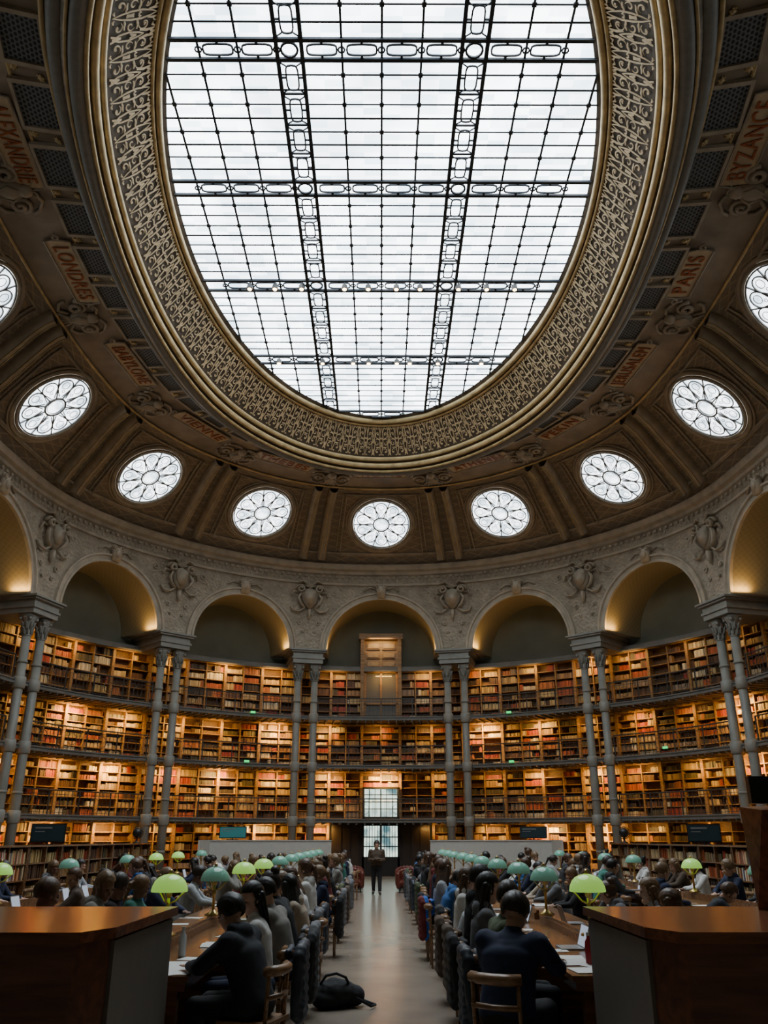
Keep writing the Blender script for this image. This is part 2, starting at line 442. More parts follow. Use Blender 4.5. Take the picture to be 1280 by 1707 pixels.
for i in range(len(cross)-1):
    y0,y1=cross[i]+.27,cross[i+1]-.27
    for k in range(1,9):
        y=y0+(y1-y0)*k/9;liney(y,.04 if k%2 else .05,.0)
        if k%2:
            for x in [-.96,0,.96]+[s_*(BX+BWd+.94*q) for s_ in(-1,1) for q in range(1,4)]:
                if abs(x)<xl(y)-.2:b.box(x-.055,x+.055,y-.055,y+.055,SZ-.02,z1)
def loop(cx,cy,hx,hy,r=.022,n=14,e=.5):
    if abs(cx)+hx>xl(cy) :return
    pts=[]
    for k in range(n):
        a=2*pi*k/n;c,s_=math.cos(a),math.sin(a)
        pts.append((cx+hx*math.copysign(abs(c)**e,c),cy+hy*math.copysign(abs(s_)**e,s_),SZ-.01))
    b.tube(pts,r,4,0,None,True)
for s_ in (-1,1):
    for i in range(len(cross)-1):
        y0,y1=cross[i]+.3,cross[i+1]-.3
        for k in range(4):
            cy=y0+(y1-y0)*(k+.5)/4
            if abs(s_*BX)<xl(cy)-.3:
                loop(s_*BX,cy,.15,.36,.026,16);b.box(s_*BX-.27,s_*BX+.27,cy-.51-.025,cy-.51+.025,SZ-.02,z1)
                for q in (-1,1):
                    b.box(s_*BX+q*.15 if q>0 else s_*BX-.28,s_*BX+.28 if q>0 else s_*BX-.15,cy-.02,cy+.02,SZ-.02,z1)
                    b.tube([(s_*BX+q*.13,cy+.34,SZ-.01),(s_*BX+q*.24,cy+.42,SZ-.01),(s_*BX+q*.26,cy+.5,SZ-.01)],.020,4)
                    b.tube([(s_*BX+q*.13,cy-.34,SZ-.01),(s_*BX+q*.24,cy-.42,SZ-.01),(s_*BX+q*.26,cy-.5,SZ-.01)],.020,4)
for y in cross:
    for s_ in (-1,1):loop(s_*BX,y,.20,.20,.035,14,1.)
    xs_=[-1.44,-.48,.48,1.44]+[s_*(BX+BWd+.94*(k+.5)) for s_ in(-1,1) for k in range(4)]
    for x in xs_:
        loop(x,y,.36,.15,.028,16)
        for q in (-1,1):
            if abs(x)+.4<xl(y):b.box(x-.03,x+.03,min(y+q*.15,y+q*.27),max(y+q*.15,y+q*.27),SZ-.02,z1)
        loop(x+.47,y,.08,.08,.024,8,1.)
part('skylight_frame',b.mesh('skylight_frame',[M['frame']]),sk,'dark iron glazing bars')
b=MB();b.lathe([(.03,0),(.03,-.12),(.09,-.14),(.11,-.3),(.09,-.3)],10);bm_=b.mesh('spot_body',[M['dark']])
b=MB();b.ball((0,0,-.3),(.075,.075,.04),n=10);bl_=b.mesh('bulb',[M['spot']])
root=None
for y,xs_ in ((23.5,(-4.45,-3.6,-2.7,-1.25,-.45,.5,1.3,2.6,3.55,4.5)),(28.2,(-4.0,-2.3,-1.1,-.5,.6,1.1,2.2,3.9))):
    for x in xs_:
        if root is None:
            root=top('spotlight',bm_,'small black ceiling spotlight with warm bulb','spotlight','spotlights on the skylight beams',mw=T(x,y-.25,SZ-.05))
            part('bulb',bl_,root)
        else:copytree(root,T(x,y-.25,SZ-.05))
# ---------------------------------------------------------------- vault ornaments
for pu in range(-13,14,2):
    for du in (-.14,.14):
        b=MB();ss=[.035+.36*k/18 for k in range(19)]
        pf=((-1,0),(-1,.12),(-.86,.24),(-.6,.33),(-.25,.38),(.25,.38),(.6,.33),(.86,.24),(1,.12),(1,0));kp=len(pf)
        for s in ss:
            a=.066*(1+.6*s);c=pu+du
            for (q,h) in pf:
                b.v.append(tuple(FR(c+q*a,s,h).translation))
        for i in range(18):
            for k in range(kp-1):b.f.append((i*kp+k,i*kp+k+1,(i+1)*kp+k+1,(i+1)*kp+k));b.m.append(0)
        b.f.append(tuple(range(kp)));b.m.append(0)
        for sg in (-1,1):
            b.tube([tuple(FR(pu+du+sg*.03,s,.385).translation) for s in ss],.022,4,1)
        struct('trim',b.mesh('vault_rib',[M['rib'],M['gold']],True),'rounded brown vault rib with gilt lines')
for uc in range(-12,13,2):
    b=MB()
    for (e,r) in ((.60,.045),(.66,.03)):
        pts=[]
        for k in range(12):pts.append((uc-e,.05+.30*k/11))
        for k in range(1,9):pts.append((uc-e+2*e*k/9,.35))
        for k in range(12):pts.append((uc+e,.35-.30*k/11))
        for k in range(1,9):pts.append((uc+e-2*e*k/9,.05))
        b.tube([tuple(FR(u,s,.06).translation) for u,s in pts],r,5,0,None,True)
    struct('trim',b.mesh('panel_frame',[M['rib']]),'moulded frame of a vault panel')
# oculi
RO=1.56
wn=1
b=MB();n=48
b.v=[(RO*.96*math.cos(2*pi*k/n),RO*.96*math.sin(2*pi*k/n),.0) for k in range(n)];b.f=[tuple(range(n))];b.m=[0]
oc_g=b.mesh('oculus_glass',[M['oc']])
b=MB();
for rr,zz,tr in ((RO,.05,.06),(RO+.16,-.02,.10),(RO+.30,-.05,.05)):
    b.tube([(rr*math.cos(2*pi*k/n),rr*math.sin(2*pi*k/n),zz) for k in range(n)],tr,6,0,None,True)
oc_f=b.mesh('oculus_surround',[M['rib']],True)
b=MB()
def circ(cx,cy,r,t,n=20,z=.03,a0=0,a1=2*pi,mi=0):
    cl=abs(a1-a0-2*pi)<1e-3
    b.tube([(cx+r*math.cos(a0+(a1-a0)*k/(n if cl else n-1)),cy+r*math.sin(a0+(a1-a0)*k/(n if cl else n-1)),z) for k in range(n)],t,4,mi,None,cl)
circ(0,0,.42,.045,24);circ(0,0,.33,.015,24);circ(0,0,1.46,.035,40)
for k in range(10):
    a=2*pi*k/10
    b.tube([(.4*math.cos(a),.4*math.sin(a),.03),(1.45*math.cos(a),1.45*math.sin(a),.03)],.03,4)
    a2=a+pi/10
    circ(1.02*math.cos(a2),1.02*math.sin(a2),.31,.028,18,.03,a2-pi*.62,a2+pi*.62)
    for q in (-1,1):b.tube([(1.02*math.cos(a2)+.31*math.cos(a2+q*pi*.62),1.02*math.sin(a2)+.31*math.sin(a2+q*pi*.62),.03),(.52*math.cos(a2+q*.12),.52*math.sin(a2+q*.12),.03)],.022,4)
    circ(1.06*math.cos(a2),1.06*math.sin(a2),.16,.014,12,.03)
    circ(.78*math.cos(a2),.78*math.sin(a2),.06,.012,8,.03)
oc_t=b.mesh('oculus_tracery',[M['lead']])
SOC=.205
for uc in range(-10,11,2):
    wn+=1
    m_=FR(uc,SOC,.14)
    r_=top('window_%d'%wn,None,'round oculus window with ten-petal iron tracery','window',kind='structure',mw=m_)
    part('oculus_glass',oc_g,r_);part('oculus_surround',oc_f,r_);part('oculus_tracery',oc_t,r_)
gr=MB();gr.v=[(-.42,-.42,0),(.42,-.42,0),(.42,.42,0),(-.42,.42,0)];gr.f=[(0,1,2,3)];gr.m=[0]
gm=gr.mesh('grille_plate',[M['grille']],False,[(0,0),(1,0),(1,1),(0,1)])
b=MB()
for (x0,x1,y0,y1) in ((-.5,-.42,-.5,.5),(.42,.5,-.5,.5),(-.42,.42,-.5,-.42),(-.42,.42,.42,.5)):b.box(x0,x1,y0,y1,-.05,.06)
gf=b.mesh('grille_frame',[M['rib']])
b=MB();b.lathe([(.10,0),(.10,.03),(.05,.07),(.01,.08)],10)
for k in range(6):b.ball((.11*math.cos(k*pi/3),.11*math.sin(k*pi/3),.02),(.04,.04,.03),n=6)
ros=b.mesh('gilt_rosette',[M['gold']],True)
for i in range(-16,17):
    u=i*.6667
    m_=FR(u,.674,.16)
    xw=(PS(u+.33,.674)-PS(u-.33,.674)).length
    sc=Matrix.Diagonal((min(1.7,xw*.8),1.05,1,1))
    g=struct('trim',gm,'dark perforated ventilation grille in the frieze',m_@sc)
    part('grille_frame',gf,g)
    for q in (-.06,.06):
        struct('trim',ros,'small gilt rosette',FR(u+.3333,.674+q*.6,.12)@Matrix.Scale(.8,4))
# names
names={-9.5:'ALEXANDRIE',-7.8:'LONDRES',-5.9:'BABYLONE',-4:'VIENNE',-2.1:'THEBES',0:'ROME',2.1:'ATHENES',4:'PEKIN',5.9:'JERUSALEM',7.8:'PARIS',9.55:'BYZANCE'}
mc=mat('cartouche_tan',(.46,.35,.22),.6,noise=.1)
for uc,nm in names.items():
    fc=bpy.data.curves.new('inscription','FONT');fc.body=nm;fc.size=.72;fc.align_x='CENTER';fc.align_y='CENTER';fc.extrude=.012;fc.space_character=1.1
    to=bpy.data.objects.new('tmp',fc);COL.objects.link(to)
    dg=bpy.context.evaluated_depsgraph_get();me=bpy.data.meshes.new_from_object(to.evaluated_get(dg));bpy.data.objects.remove(to)
    me.materials.clear();me.materials.append(M['letters'])
    mw_=max(v.co.x for v in me.vertices);k_=min(1,1.32/mw_)
    hw=mw_*k_+.22
    b=MB();b.box(-hw,hw,-.37,.37,0,.04)
    b.tube([(-hw,-.39,.05),(hw,-.39,.05),(hw+.1,0,.05),(hw,.39,.05),(-hw,.39,.05),(-hw-.1,0,.05)],.035,5,1,None,True)
    for sg in (-1,1):
        b.tube([(sg*(hw+.2+.14*math.cos(a*.5)*(1-a/16)),.14*math.sin(a*.5)*(1-a/16),.07) for a in range(14)],.035,5,1)
    c_=struct('trim',b.mesh('name_cartouche',[mc,M['rib']]),'tan cartouche panel lettered %s'%nm,FR(uc,.56,.12))
    part('inscription',me,c_,'dark orange painted letters',Matrix.Translation((0,0,.07))@Matrix.Diagonal((k_,1,1,1)))
def spiral(cx,cy,r0,turns,sg,z=.1,n=18):
    return [(cx+sg*r0*(1-k/n*.8)*math.cos(turns*2*pi*k/n),cy+r0*(1-k/n*.8)*math.sin(turns*2*pi*k/n),z+.1*k/n) for k in range(n+1)]
b=MB()
b.ball((0,0,.12),(.30,.36,.20),n=12)
b.ball((0,.34,.16),(.2,.2,.16),n=8)
for sg in (-1,1):
    b.tube(spiral(sg*.52,.05,.28,1.6,sg),.06,6);b.tube([(sg*.25,-.3,.1),(sg*.5,-.5,.16),(sg*.75,-.38,.12),(sg*.8,-.2,.1)],.055,6)
    b.tube([(sg*.12,.5,.1),(sg*.4,.62,.14),(sg*.75,.45,.1),(sg*.85,.28,.1)],.05,6)
    b.tube([(sg*.1,.2,.25),(sg*.25,.0,.28),(sg*.1,-.25,.25)],.04,5)
for k in range(5):b.tube([(0,-.15,.2),((k-2)*.16,-.6,.12)],.05,5)
console=b.mesh('carved_console',[M['rib']],True)
b=MB()
pr_=[(-.42,.55),(-.5,.2),(-.42,-.2),(-.22,-.5),(0,-.68),(.22,-.5),(.42,-.2),(.5,.2),(.42,.55),(.2,.48),(0,.6),(-.2,.48)]
b.prism(pr_,0,.14);b.prism([(x*.7,y*.7) for x,y in pr_],.14,.22)
for sg in (-1,1):
    b.tube(spiral(sg*.55,.5,.26,1.5,sg,.1),.065,6);b.tube([(sg*.5,.25,.1),(sg*.68,-.05,.16),(sg*.55,-.35,.12),(sg*.3,-.6,.1)],.07,6)
    b.tube([(sg*.3,-.62,.1),(sg*.6,-.85,.12),(sg*.95,-.8,.1),(sg*1.1,-.55,.08)],.05,6)
    b.tube([(sg*.15,.75,.1),(sg*.4,1.0,.12),(sg*.7,.9,.08)],.06,6)
    b.tube([(sg*.6,.3,.08),(sg*.95,.35,.1),(sg*1.05,.05,.08)],.045,6)
for k in range(7):b.tube([(0,.6,.12),(.34*math.sin((k-3)*.4),.6+.42*math.cos((k-3)*.4),.1)],.05,5)
b.tube([(0,-.7,.08),(0,-1.1,.1),(0,-1.3,.06)],[.1,.08,.02],6)
shield=b.mesh('shield_carving',[M['stone2']],True)
b=MB();b.prism([(-.28,-.5),(.28,-.5),(.38,.4),(-.38,.4)],0,.28)
for sg in (-1,1):b.tube(spiral(sg*.30,.38,.18,1.3,sg,.22),.05,6);b.tube([(sg*.4,.2,.06),(sg*.9,.35,.09),(sg*1.4,.05,.05)],.05,6)
b.ball((0,0,.28),(.2,.3,.12),n=10)
keyst=b.mesh('keystone_carving',[M['stone2']],True)
for pu in range(-11,12,2):
    struct('trim',console,'carved scroll console where the vault ribs end',FR(pu,.49,.0)@Matrix.Scale(1.15,4))
    struct('trim',shield,'carved stone shield cartouche with scrolls on the spandrel',GF(pu,13.75)@Matrix.Diagonal((.92,.92,1.8,1)))
for uc in range(-8,9,2):
    Lb=(W(uc+1)-W(uc-1)).length;Rr=Lb/2-1.0
    struct('trim',keyst,'carved stone keystone of an arch',GF(uc,ZS+Rr+.42)@Matrix.Diagonal((.7,.7,1.0,1)))
b=MB()
for pu in range(-9,10,2):
    for sg in (-1,1):
        for (x,y,r_) in ((1.35,.35,.2),(2.0,.75,.15),(.5,-1.35,.14),(2.6,.95,.12),(.32,-1.8,.09)):
            b.tube(spiral(sg*x,y,r_,1.4,sg,.03,12),.036,4,0,GF(pu,13.75))
        b.tube([(sg*.9,.2,.03),(sg*1.5,.05,.04),(sg*2.2,.5,.03),(sg*2.9,.85,.03)],.036,4,0,GF(pu,13.75))
struct('trim',b.mesh('spandrel_scrolls',[M['stone2']],True),'carved scroll relief on the arch spandrels')
# ---------------------------------------------------------------- piers, columns
VP=[u for u in range(-7,8,2)]
b=MB()
for (hw,f,y0,y1) in ((.78,.30,-.72,-.50),(.84,.36,-.50,-.40),(.78,.30,-.40,-.16),(.90,.42,-.16,-.08),(.98,.50,-.08,.0)):
    b.box(-hw,hw,y0,y1,-2.5,f)
entab=b.mesh('impost_block',[M['iron']])
for pu in VP:struct('trim',entab,'stepped grey impost entablature above twin columns',GF(pu,ZS))
b=MB();b.box(-.27,.27,-.27,.27,0,.18);b.lathe([(.26,.18),(.27,.24),(.25,.3),(.22,.33),(.24,.4),(.21,.45)],20)
cb=b.mesh('column_base',[M['iron']])
b=MB();b.lathe([(.195,.45),(.19,4),(.175,9.35)],28,0,None,.08)
for zz in (2.5,5.06,7.46):
    b.lathe([(.21,zz-.22),(.25,zz-.18),(.25,zz+.22),(.21,zz+.26)],20)
for zz in (1.2,3.4,8.3):b.lathe([(.2,zz-.05),(.215,zz),(.2,zz+.05)],20)
cs=b.mesh('column_shaft',[M['iron']],True)
b=MB();b.lathe([(.18,9.33),(.2,9.38),(.17,9.42),(.18,9.6),(.22,9.9),(.28,10.05),(.30,10.1)],20)
for row,(z_,r_) in enumerate(((9.5,.19),(9.72,.215))):
    for k in range(8):
        a=2*pi*(k+.5*row)/8
        b.tube([(r_*math.cos(a),r_*math.sin(a),z_-.1),(1.12*r_*math.cos(a),1.12*r_*math.sin(a),z_+.12),(1.42*r_*math.cos(a),1.42*r_*math.sin(a),z_+.16)],[.05,.045,.025],5)
for k in range(4):
    a=pi/4+k*pi/2;b.ball((.31*math.cos(a),.31*math.sin(a),10.03),(.075,.075,.075),n=8)
b.box(-.28,.28,-.28,.28,10.1,10.24)
cc_=b.mesh('column_capital',[M['iron']],True)
croot=None
for pu in VP:
    t=tang(pu);n=nout(pu);ang=math.atan2(t.y,t.x)
    for dx in (-.44,.44):
        p=Wo(pu,.12)+t*dx
        mw=T(p.x,p.y,0,ang)
        if croot is None:
            croot=top('column',None,'slender fluted grey-green iron column with leafy capital','column','twin columns around the hall',mw=mw)
            part('base',cb,croot);part('shaft',cs,croot);part('capital',cc_,croot)
        else:copytree(croot,mw)
LV=[0,2.64,5.2,7.6];LT=[2.5,5.05,7.45,10.3]
def curvestrip(b,u0,u1,o0,o1,z0,z1,n=8,mi=0):
    base=len(b.v)
    for j in range(n+1):
        u=u0+(u1-u0)*j/n
        for o_,z_ in ((o0,z0),(o1,z0),(o1,z1),(o0,z1)):
            p=Wo(u,o_);b.v.append((p.x,p.y,z_))
    for j in range(n):
        for k in range(4):
            k2=(k+1)%4;b.f.append((base+j*4+k,base+(j+1)*4+k,base+(j+1)*4+k2,base+j*4+k2));b.m.append(mi)
    b.f.append(tuple(base+k for k in range(4)));b.f.append(tuple(base+n*4+k for k in range(4)));b.m+=[mi,mi]
for lv in (1,2,3):
    b=MB();z=LV[lv]
    curvestrip(b,-9,9,.28,1.98,z-.10,z,72);curvestrip(b,-9,9,.20,.34,z-.16,z+.03,72);curvestrip(b,-9,9,.16,.36,z-.03,z+.02,72)
    for k in range(-90,91):
        u=k/10;b.box(-.03,.03,z-.24,z-.14,-1.6,-.24,0,GF(u,0))
    struct('trim',b.mesh('gallery_walkway',[M['fascia']]),'grey iron gallery walkway running behind the columns')
b=MB();curvestrip(b,-9,9,1.75,2.38,10.3,10.42,72);curvestrip(b,-9,9,1.7,1.8,10.25,10.5,72)
struct('trim',b.mesh('bookcase_cornice',[M['fascia']]),'cornice along the top of the wall bookcases')
for lv in (1,2,3):
    for uc in range(-6,7,2):
        b=MB();z=LV[lv]
        pts=[tuple((*Wo(uc-.82+1.64*k/16,.26),z+.96)) for k in range(17)]
        b.tube(pts,.030,5)
        b.tube([(p[0],p[1],z+.10) for p in pts],.016,4)
        b.tube([(p[0],p[1],z+.80) for p in pts],.014,4)
        nb=32
        for k in range(nb+1):
            u=uc-.82+1.64*k/nb;p=Wo(u,.26);r_=.024 if k%8==0 else .008
            b.box(p.x-r_,p.x+r_,p.y-r_,p.y+r_,z,z+.96)
        for k in range(4):
            u=uc-.82+1.64*(k+.5)/4;g=GF(u,z+.47,.26)
            b.tube([(g@Vector((.24*math.cos(a*pi/5),.24*math.sin(a*pi/5),0))) for a in range(10)],.014,4,0,None,True)
        top('railing',b.mesh('railing',[M['rail']]),'dark iron gallery railing with thin balusters','railing','gallery railings')
# ---------------------------------------------------------------- wall bookcases & books
BC=[(.42,.30,.14),(.54,.42,.23),(.34,.21,.10),(.32,.05,.025),(.40,.14,.045),(.14,.07,.035),(.64,.55,.37),(.09,.045,.025),(.48,.34,.14),(.11,.09,.045),(.28,.21,.14),(.045,.035,.03),(.38,.09,.03),(.50,.38,.18)]
bk=MB();bcol=[]
def addbook(Mx,x,w,h,d,c):
    o=len(bk.v)
    vs=[(x,0,0),(x+w,0,0),(x+w,h,0),(x,h,0),(x,0,-d),(x+w,0,-d),(x+w,h,-d),(x,h,-d)]
    for v in vs:
        q=Mx@Vector(v);bk.v.append((q.x,q.y,q.z))
        bcol.append(c)
    for f in ((0,1,2,3),(3,2,6,7),(1,5,6,2),(4,0,3,7)):bk.f.append(tuple(i+o for i in f));bk.m.append(0)
def fillrow(Mx,x0,x1,hmax,dens=.93,th=(.045,.10)):
    x=x0;run=0
    while x<x1-.05:
        if run<=0:
            c=R.choice(BC);run=R.randint(2,16)
            if R.random()>dens:x+=R.uniform(.1,.6);run=0;continue
            hb=R.uniform(.55,.96)*hmax
        w=R.uniform(*th);run-=1
        if x+w>x1:break
        k=R.uniform(.5,1.25);h=min(hmax*.97,hb*R.uniform(.92,1.06))
        addbook(Mx@Matrix.Translation((0,0,-R.uniform(0,.04))),x,w*.92,h,.22,tuple(min(1,q*k) for q in c));x+=w
bays=range(-6,7,2)
for uc in bays:
    secs=[-1,-.5,0,.5,1] if uc else [-1,-.62,-.235,.235,.62,1]
    for lv in range(4):
        z0,z1=LV[lv],LT[lv]
        nr=6
        rh=(z1-z0-.15)/nr if lv<3 else (z1-z0-.1)/nr
        for i in range(len(secs)-1):
            ua,ub=uc+secs[i],uc+secs[i+1]
            mid=(uc==0 and i==2)
            if mid and lv in(0,3):continue
            if uc==0 and lv==0 and i in (1,3):continue
            b=MB()
            pm=(Wo(ua,1.95)+Wo(ub,1.95))/2;dv=(Wo(ub,1.95)-Wo(ua,1.95));Ls=dv.length;t=dv/Ls;n=Vector((-t.y,t.x))
            G=Matrix(((t.x,0,-n.x,pm.x),(t.y,0,-n.y,pm.y),(0,1,0,z0),(0,0,0,1)))
            rows=range(nr)
            if mid and lv==1:rows=range(4,nr)
            yb=0.08+rows[0]*rh
            for xx in (-Ls/2,Ls/2):b.box(xx-.07,xx+.07,(0 if rows[0]==0 else yb),z1-z0,-.33,.07,0,G)
            b.box(-Ls/2,Ls/2,(0 if rows[0]==0 else yb),z1-z0,-.36,-.32,1,G)
            for r_ in list(rows)+[rows[-1]+1]:
                y=.08+r_*rh;b.box(-Ls/2+.03,Ls/2-.03,y-.035,y,-.32,0,0,G)
            if rows[0]==0:b.box(-Ls/2,Ls/2,0,.05,-.33,.0,0,G)
            b.box(-Ls/2,Ls/2,z1-z0-.09,z1-z0,-.33,.05,0,G)
            b.box(-.03,.03,yb,z1-z0-.08,-.32,.01,0,G)
            dens=R.choice([.97,.95,.9,.75,.6])
            if R.random()<.12:dens=.25
            for r_ in rows:
                y=.08+r_*rh
                for (xa,xb) in ((-Ls/2+.07,-.04),(.04,Ls/2-.07)):
                    d2=dens if R.random()>.09 else .15
                    fillrow(G@Matrix.Translation((0,y,-.04)),xa,xb,rh-.06,d2)
            top('bookcase',b.mesh('wall_bookcase',[M['shelf'],M['shelfback']]),'tall warm-lit oak wall bookcase filled with old bound volumes','bookcase','wall bookcases on the galleries')
# ---- centre bay doors
yD=45.62
def cbox(b,x0,x1,y0,y1,z0,z1,mi=0):b.box(x0,x1,y0,y1,z0,z1,mi)
b=MB()
for x in (-1.12,.92):cbox(b,x,x+.20,yD-.5,yD+.1,7.6,12.1)
cbox(b,-1.2,1.2,yD-.55,yD+.1,12.0,12.3);cbox(b,-.92,.92,yD-.2,yD+.05,10.25,10.42)
cbox(b,-.92,.92,yD,yD+.05,10.42,12.0,1)
for k in range(3):
    z=10.5+.5*k;cbox(b,-.8,-.05,yD-.10,yD,z,z+.38,0);cbox(b,.05,.8,yD-.10,yD,z,z+.38,0)
    cbox(b,-.72,-.13,yD-.14,yD,z+.07,z+.31,1);cbox(b,.13,.72,yD-.14,yD,z+.07,z+.31,1)
cbox(b,-.92,.92,yD,yD+.05,7.6,10.3,2)
for x in (-.86,0,.86):cbox(b,x-.05,x+.05,yD-.12,yD,7.6,10.3)
for z in (8.5,10.2):cbox(b,-.92,.92,yD-.12,yD,z,z+.08)
d_=struct('door_1',b.mesh('upper_door',[M['shelf'],M['panelgold'],M['greyglass']]),'tall brown framed glazed door on the upper gallery')
b=MB()
cbox(b,-.95,-.85,yD-.3,yD,2.7,4.2);cbox(b,.85,.95,yD-.3,yD,2.7,4.2);cbox(b,-.95,.95,yD-.3,yD,4.15,4.25);cbox(b,-.95,.95,yD-.3,yD,2.64,2.8)
cbox(b,-.03,.03,yD-.2,yD-.1,2.8,4.15)
for x in (-.6,-.3,.3,.6):cbox(b,x-.016,x+.016,yD-.2,yD-.1,2.8,4.15)
for z in (3.15,3.5,3.85):cbox(b,-.85,.85,yD-.2,yD-.1,z,z+.04)
w_=struct('window_20',b.mesh('gallery_window',[M['dark']]),'small bright garden window on the first gallery')
b=MB();cbox(b,-.86,.86,yD-.1,yD-.08,2.8,4.15);part('window_glass',b.mesh('window_glass',[M['doorglass']]),w_)
b=MB()
for x in (-.95,-.05,.85):cbox(b,x,x+.10,yD-.5,yD-.4,0,2.45)
cbox(b,-.95,.95,yD-.5,yD-.4,2.35,2.5);cbox(b,-.95,.95,yD-.5,yD-.4,0,.9)
for x in (-.72,-.58,-.44,-.30,-.17,.17,.30,.44,.58,.72):cbox(b,x-.014,x+.014,yD-.48,yD-.44,.9,2.4)
for z in (1.35,1.8):cbox(b,-.95,.95,yD-.48,yD-.44,z,z+.05)
d_=struct('door_2',b.mesh('entrance_door',[M['dark']]),'glazed double entrance door at the end of the aisle')
b=MB();cbox(b,-.86,.86,yD-.42,yD-.41,.9,2.38);part('door_glass',b.mesh('door_glass',[M['doorglass']]),d_)
b=MB()
for s_ in (-1,1):
    cbox(b,min(s_*.95,s_*2.5),max(s_*.95,s_*2.5),yD-.45,yD-.35,0,2.5)
    for k in range(3):
        x=s_*(1.1+.45*k);cbox(b,min(x,x+s_*.38),max(x,x+s_*.38),yD-.48,yD-.45,.3,2.3)
struct('trim',b.mesh('entrance_panelling',[M['portal']]),'dark wood panelling beside the entrance door')
# ---------------------------------------------------------------- low bookcases, partitions
b=MB();Wd,H,D=2.2,1.6,.36
for x in (-Wd/2,-.02,Wd/2-.04):b.box(x,x+.04,-D/2,D/2,0,H-.04)
b.box(-Wd/2,Wd/2,D/2-.03,D/2,0,H-.04,1)
LS=[.1,.47,.84,1.2]
for y in LS:b.box(-Wd/2+.04,Wd/2-.04,-D/2+.01,D/2-.03,y-.03,y)
b.box(-Wd/2,Wd/2,-D/2+.02,D/2,0,.06)
lowcase=b.mesh('low_case_body',[M['table'],M['shelfback']])
b=MB();b.box(-Wd/2-.01,Wd/2+.01,-D/2-.03,D/2+.02,H-.04,H);lowtop=b.mesh('low_case_top',[M['table']])
b=MB();b.prism([(-.5,-.5),(-.46,-.56),(.46,-.56),(.5,-.5),(.5,.5),(-.5,.5)],0,1)
ubook=b.mesh('book_cover',[CL[0]])
BM=[mat('binding_%d'%i,c,.5,noise=.1) for i,c in enumerate(BC+[(.03,.08,.2),(.6,.58,.5),(.5,.1,.06),(.7,.68,.62)])]
nind=0;lowroot=None
for side in (-1,1):
    for k in range(7):
        y=18.1+2.24*k;x=side*(8.6-.0*k)
        mw=T(x,y,0,-side*pi/2)
        if lowroot is None:
            lowroot=top('low_bookcase',lowcase,'low dark wood bookcase filled with books','bookcase','low bookcases beside the tables',mw=mw);part('worktop',lowtop,lowroot)
        else:copytree(lowroot,mw)
        for ri,yy in enumerate(LS):
            for (xa,xb) in ((-Wd/2+.06,-.04),(.04,Wd/2-.06)):
                if k<3 and ri>=2 and nind<(150 if side<0 else 300):
                    xx=xa
                    while xx<xb-.06:
                        w=R.uniform(.03,.062);h=R.uniform(.22,.32);dd=.2
                        if R.random()<.05:xx+=R.uniform(.04,.15);continue
                        if xx+w>xb:break
                        if nind<300:
                            o=top('book',ubook,'upright hardback book on the low bookcase','book','books on the low bookcases',mw=mw@Matrix.Translation((xx+w/2,-D/2+.04+dd/2,yy))@Matrix.Diagonal((w*.95,dd,h,1)))
                            o.material_slots[0].link='OBJECT';o.material_slots[0].material=R.choice(BM);nind+=1
                        xx+=w
                else:
                    G=mw@Matrix(((1,0,0,0),(0,0,-1,-D/2+.04),(0,1,0,yy),(0,0,0,1)))
                    fillrow(G,xa,xb,.32,.93,(.03,.06))
bo=top('book_rows',bk.mesh('book_rows',[M['bookattr']],False,None,bcol),'rows of old leather and cloth bound books filling the wall shelves','books',kind='stuff')
for side in (-1,1):
    b=MB()
    x0,x1=sorted((side*2.0,side*6.9))
    b.box(x0,x1,36.0,36.12,0,1.66)
    b.box(x0-.02,x1+.02,35.97,36.15,1.66,1.7)
    xe=side*6.9
    b.box(min(xe,xe+side*.06),max(xe,xe+side*.06),34,36.1,0,1.7)
    top('partition',b.mesh('partition',[M['white']]),'low off-white partition screen','partition','partitions at the end of the tables')
def board(x,y,z,w,h,m_,lab,rz=0):
    b=MB();b.box(-w/2,w/2,-.02,.02,.06,h+.06);b.box(-w*.2,w*.2,-.08,.08,0,.02,1);b.box(-.03,.03,-.0,.04,.0,.1,1)
    o=top('display_board',b.mesh('display_board',[M['black'],M['dark']]),lab,'display board',mw=T(x,y,z,rz))
    b=MB();b.box(-w/2+.03,w/2-.03,-.026,-.02,.09,h+.03)
    b.box(-w/2+.1,w*.1,-.03,-.026,h-.06,h-.02,1);b.box(-w/2+.1,-w*.1,-.03,-.026,h-.14,h-.12,1)
    part('board_face',b.mesh('board_face',[m_,M['metalgrey']]),o)
board(-8.6,23.0,1.6,.85,.45,M['screen'],'dark notice screen standing on the low bookcase',.25)
board(8.6,23.6,1.6,.85,.45,M['screen'],'dark notice screen standing on the low bookcase',-.25)
board(-6.0,36.05,1.7,1.1,.45,M['tealboard'],'teal notice board standing on the partition')
board(6.2,36.05,1.7,1.1,.45,M['screen'],'dark notice board standing on the partition')
b=MB();b.ball((0,0,.34),(.17,.17,.17),n=16);gl=b.mesh('globe_ball',[M['black']],True)
b=MB();b.lathe([(.12,0),(.12,.03),(.04,.06),(.03,.18)],14);b.tube([(.2*math.cos(a*pi/12),0,.34+.2*math.sin(a*pi/12)) for a in range(-8,9)],.015,5);gs=b.mesh('globe_stand',[M['dark']],True)
g0=None
for x,y in ((-8.6,31.4),(8.6,31.4),(-8.6,19.4)):
    if g0 is None:
        g0=top('globe',gs,'dark terrestrial globe on a low bookcase','globe','globes on the bookcases',mw=T(x,y,1.6));part('globe_ball',gl,g0)
    else:copytree(g0,T(x,y,1.6))
b=MB();b.box(-.12,.12,-.05,.05,0,.05);ex=b.mesh('exit_sign',[M['exit']])
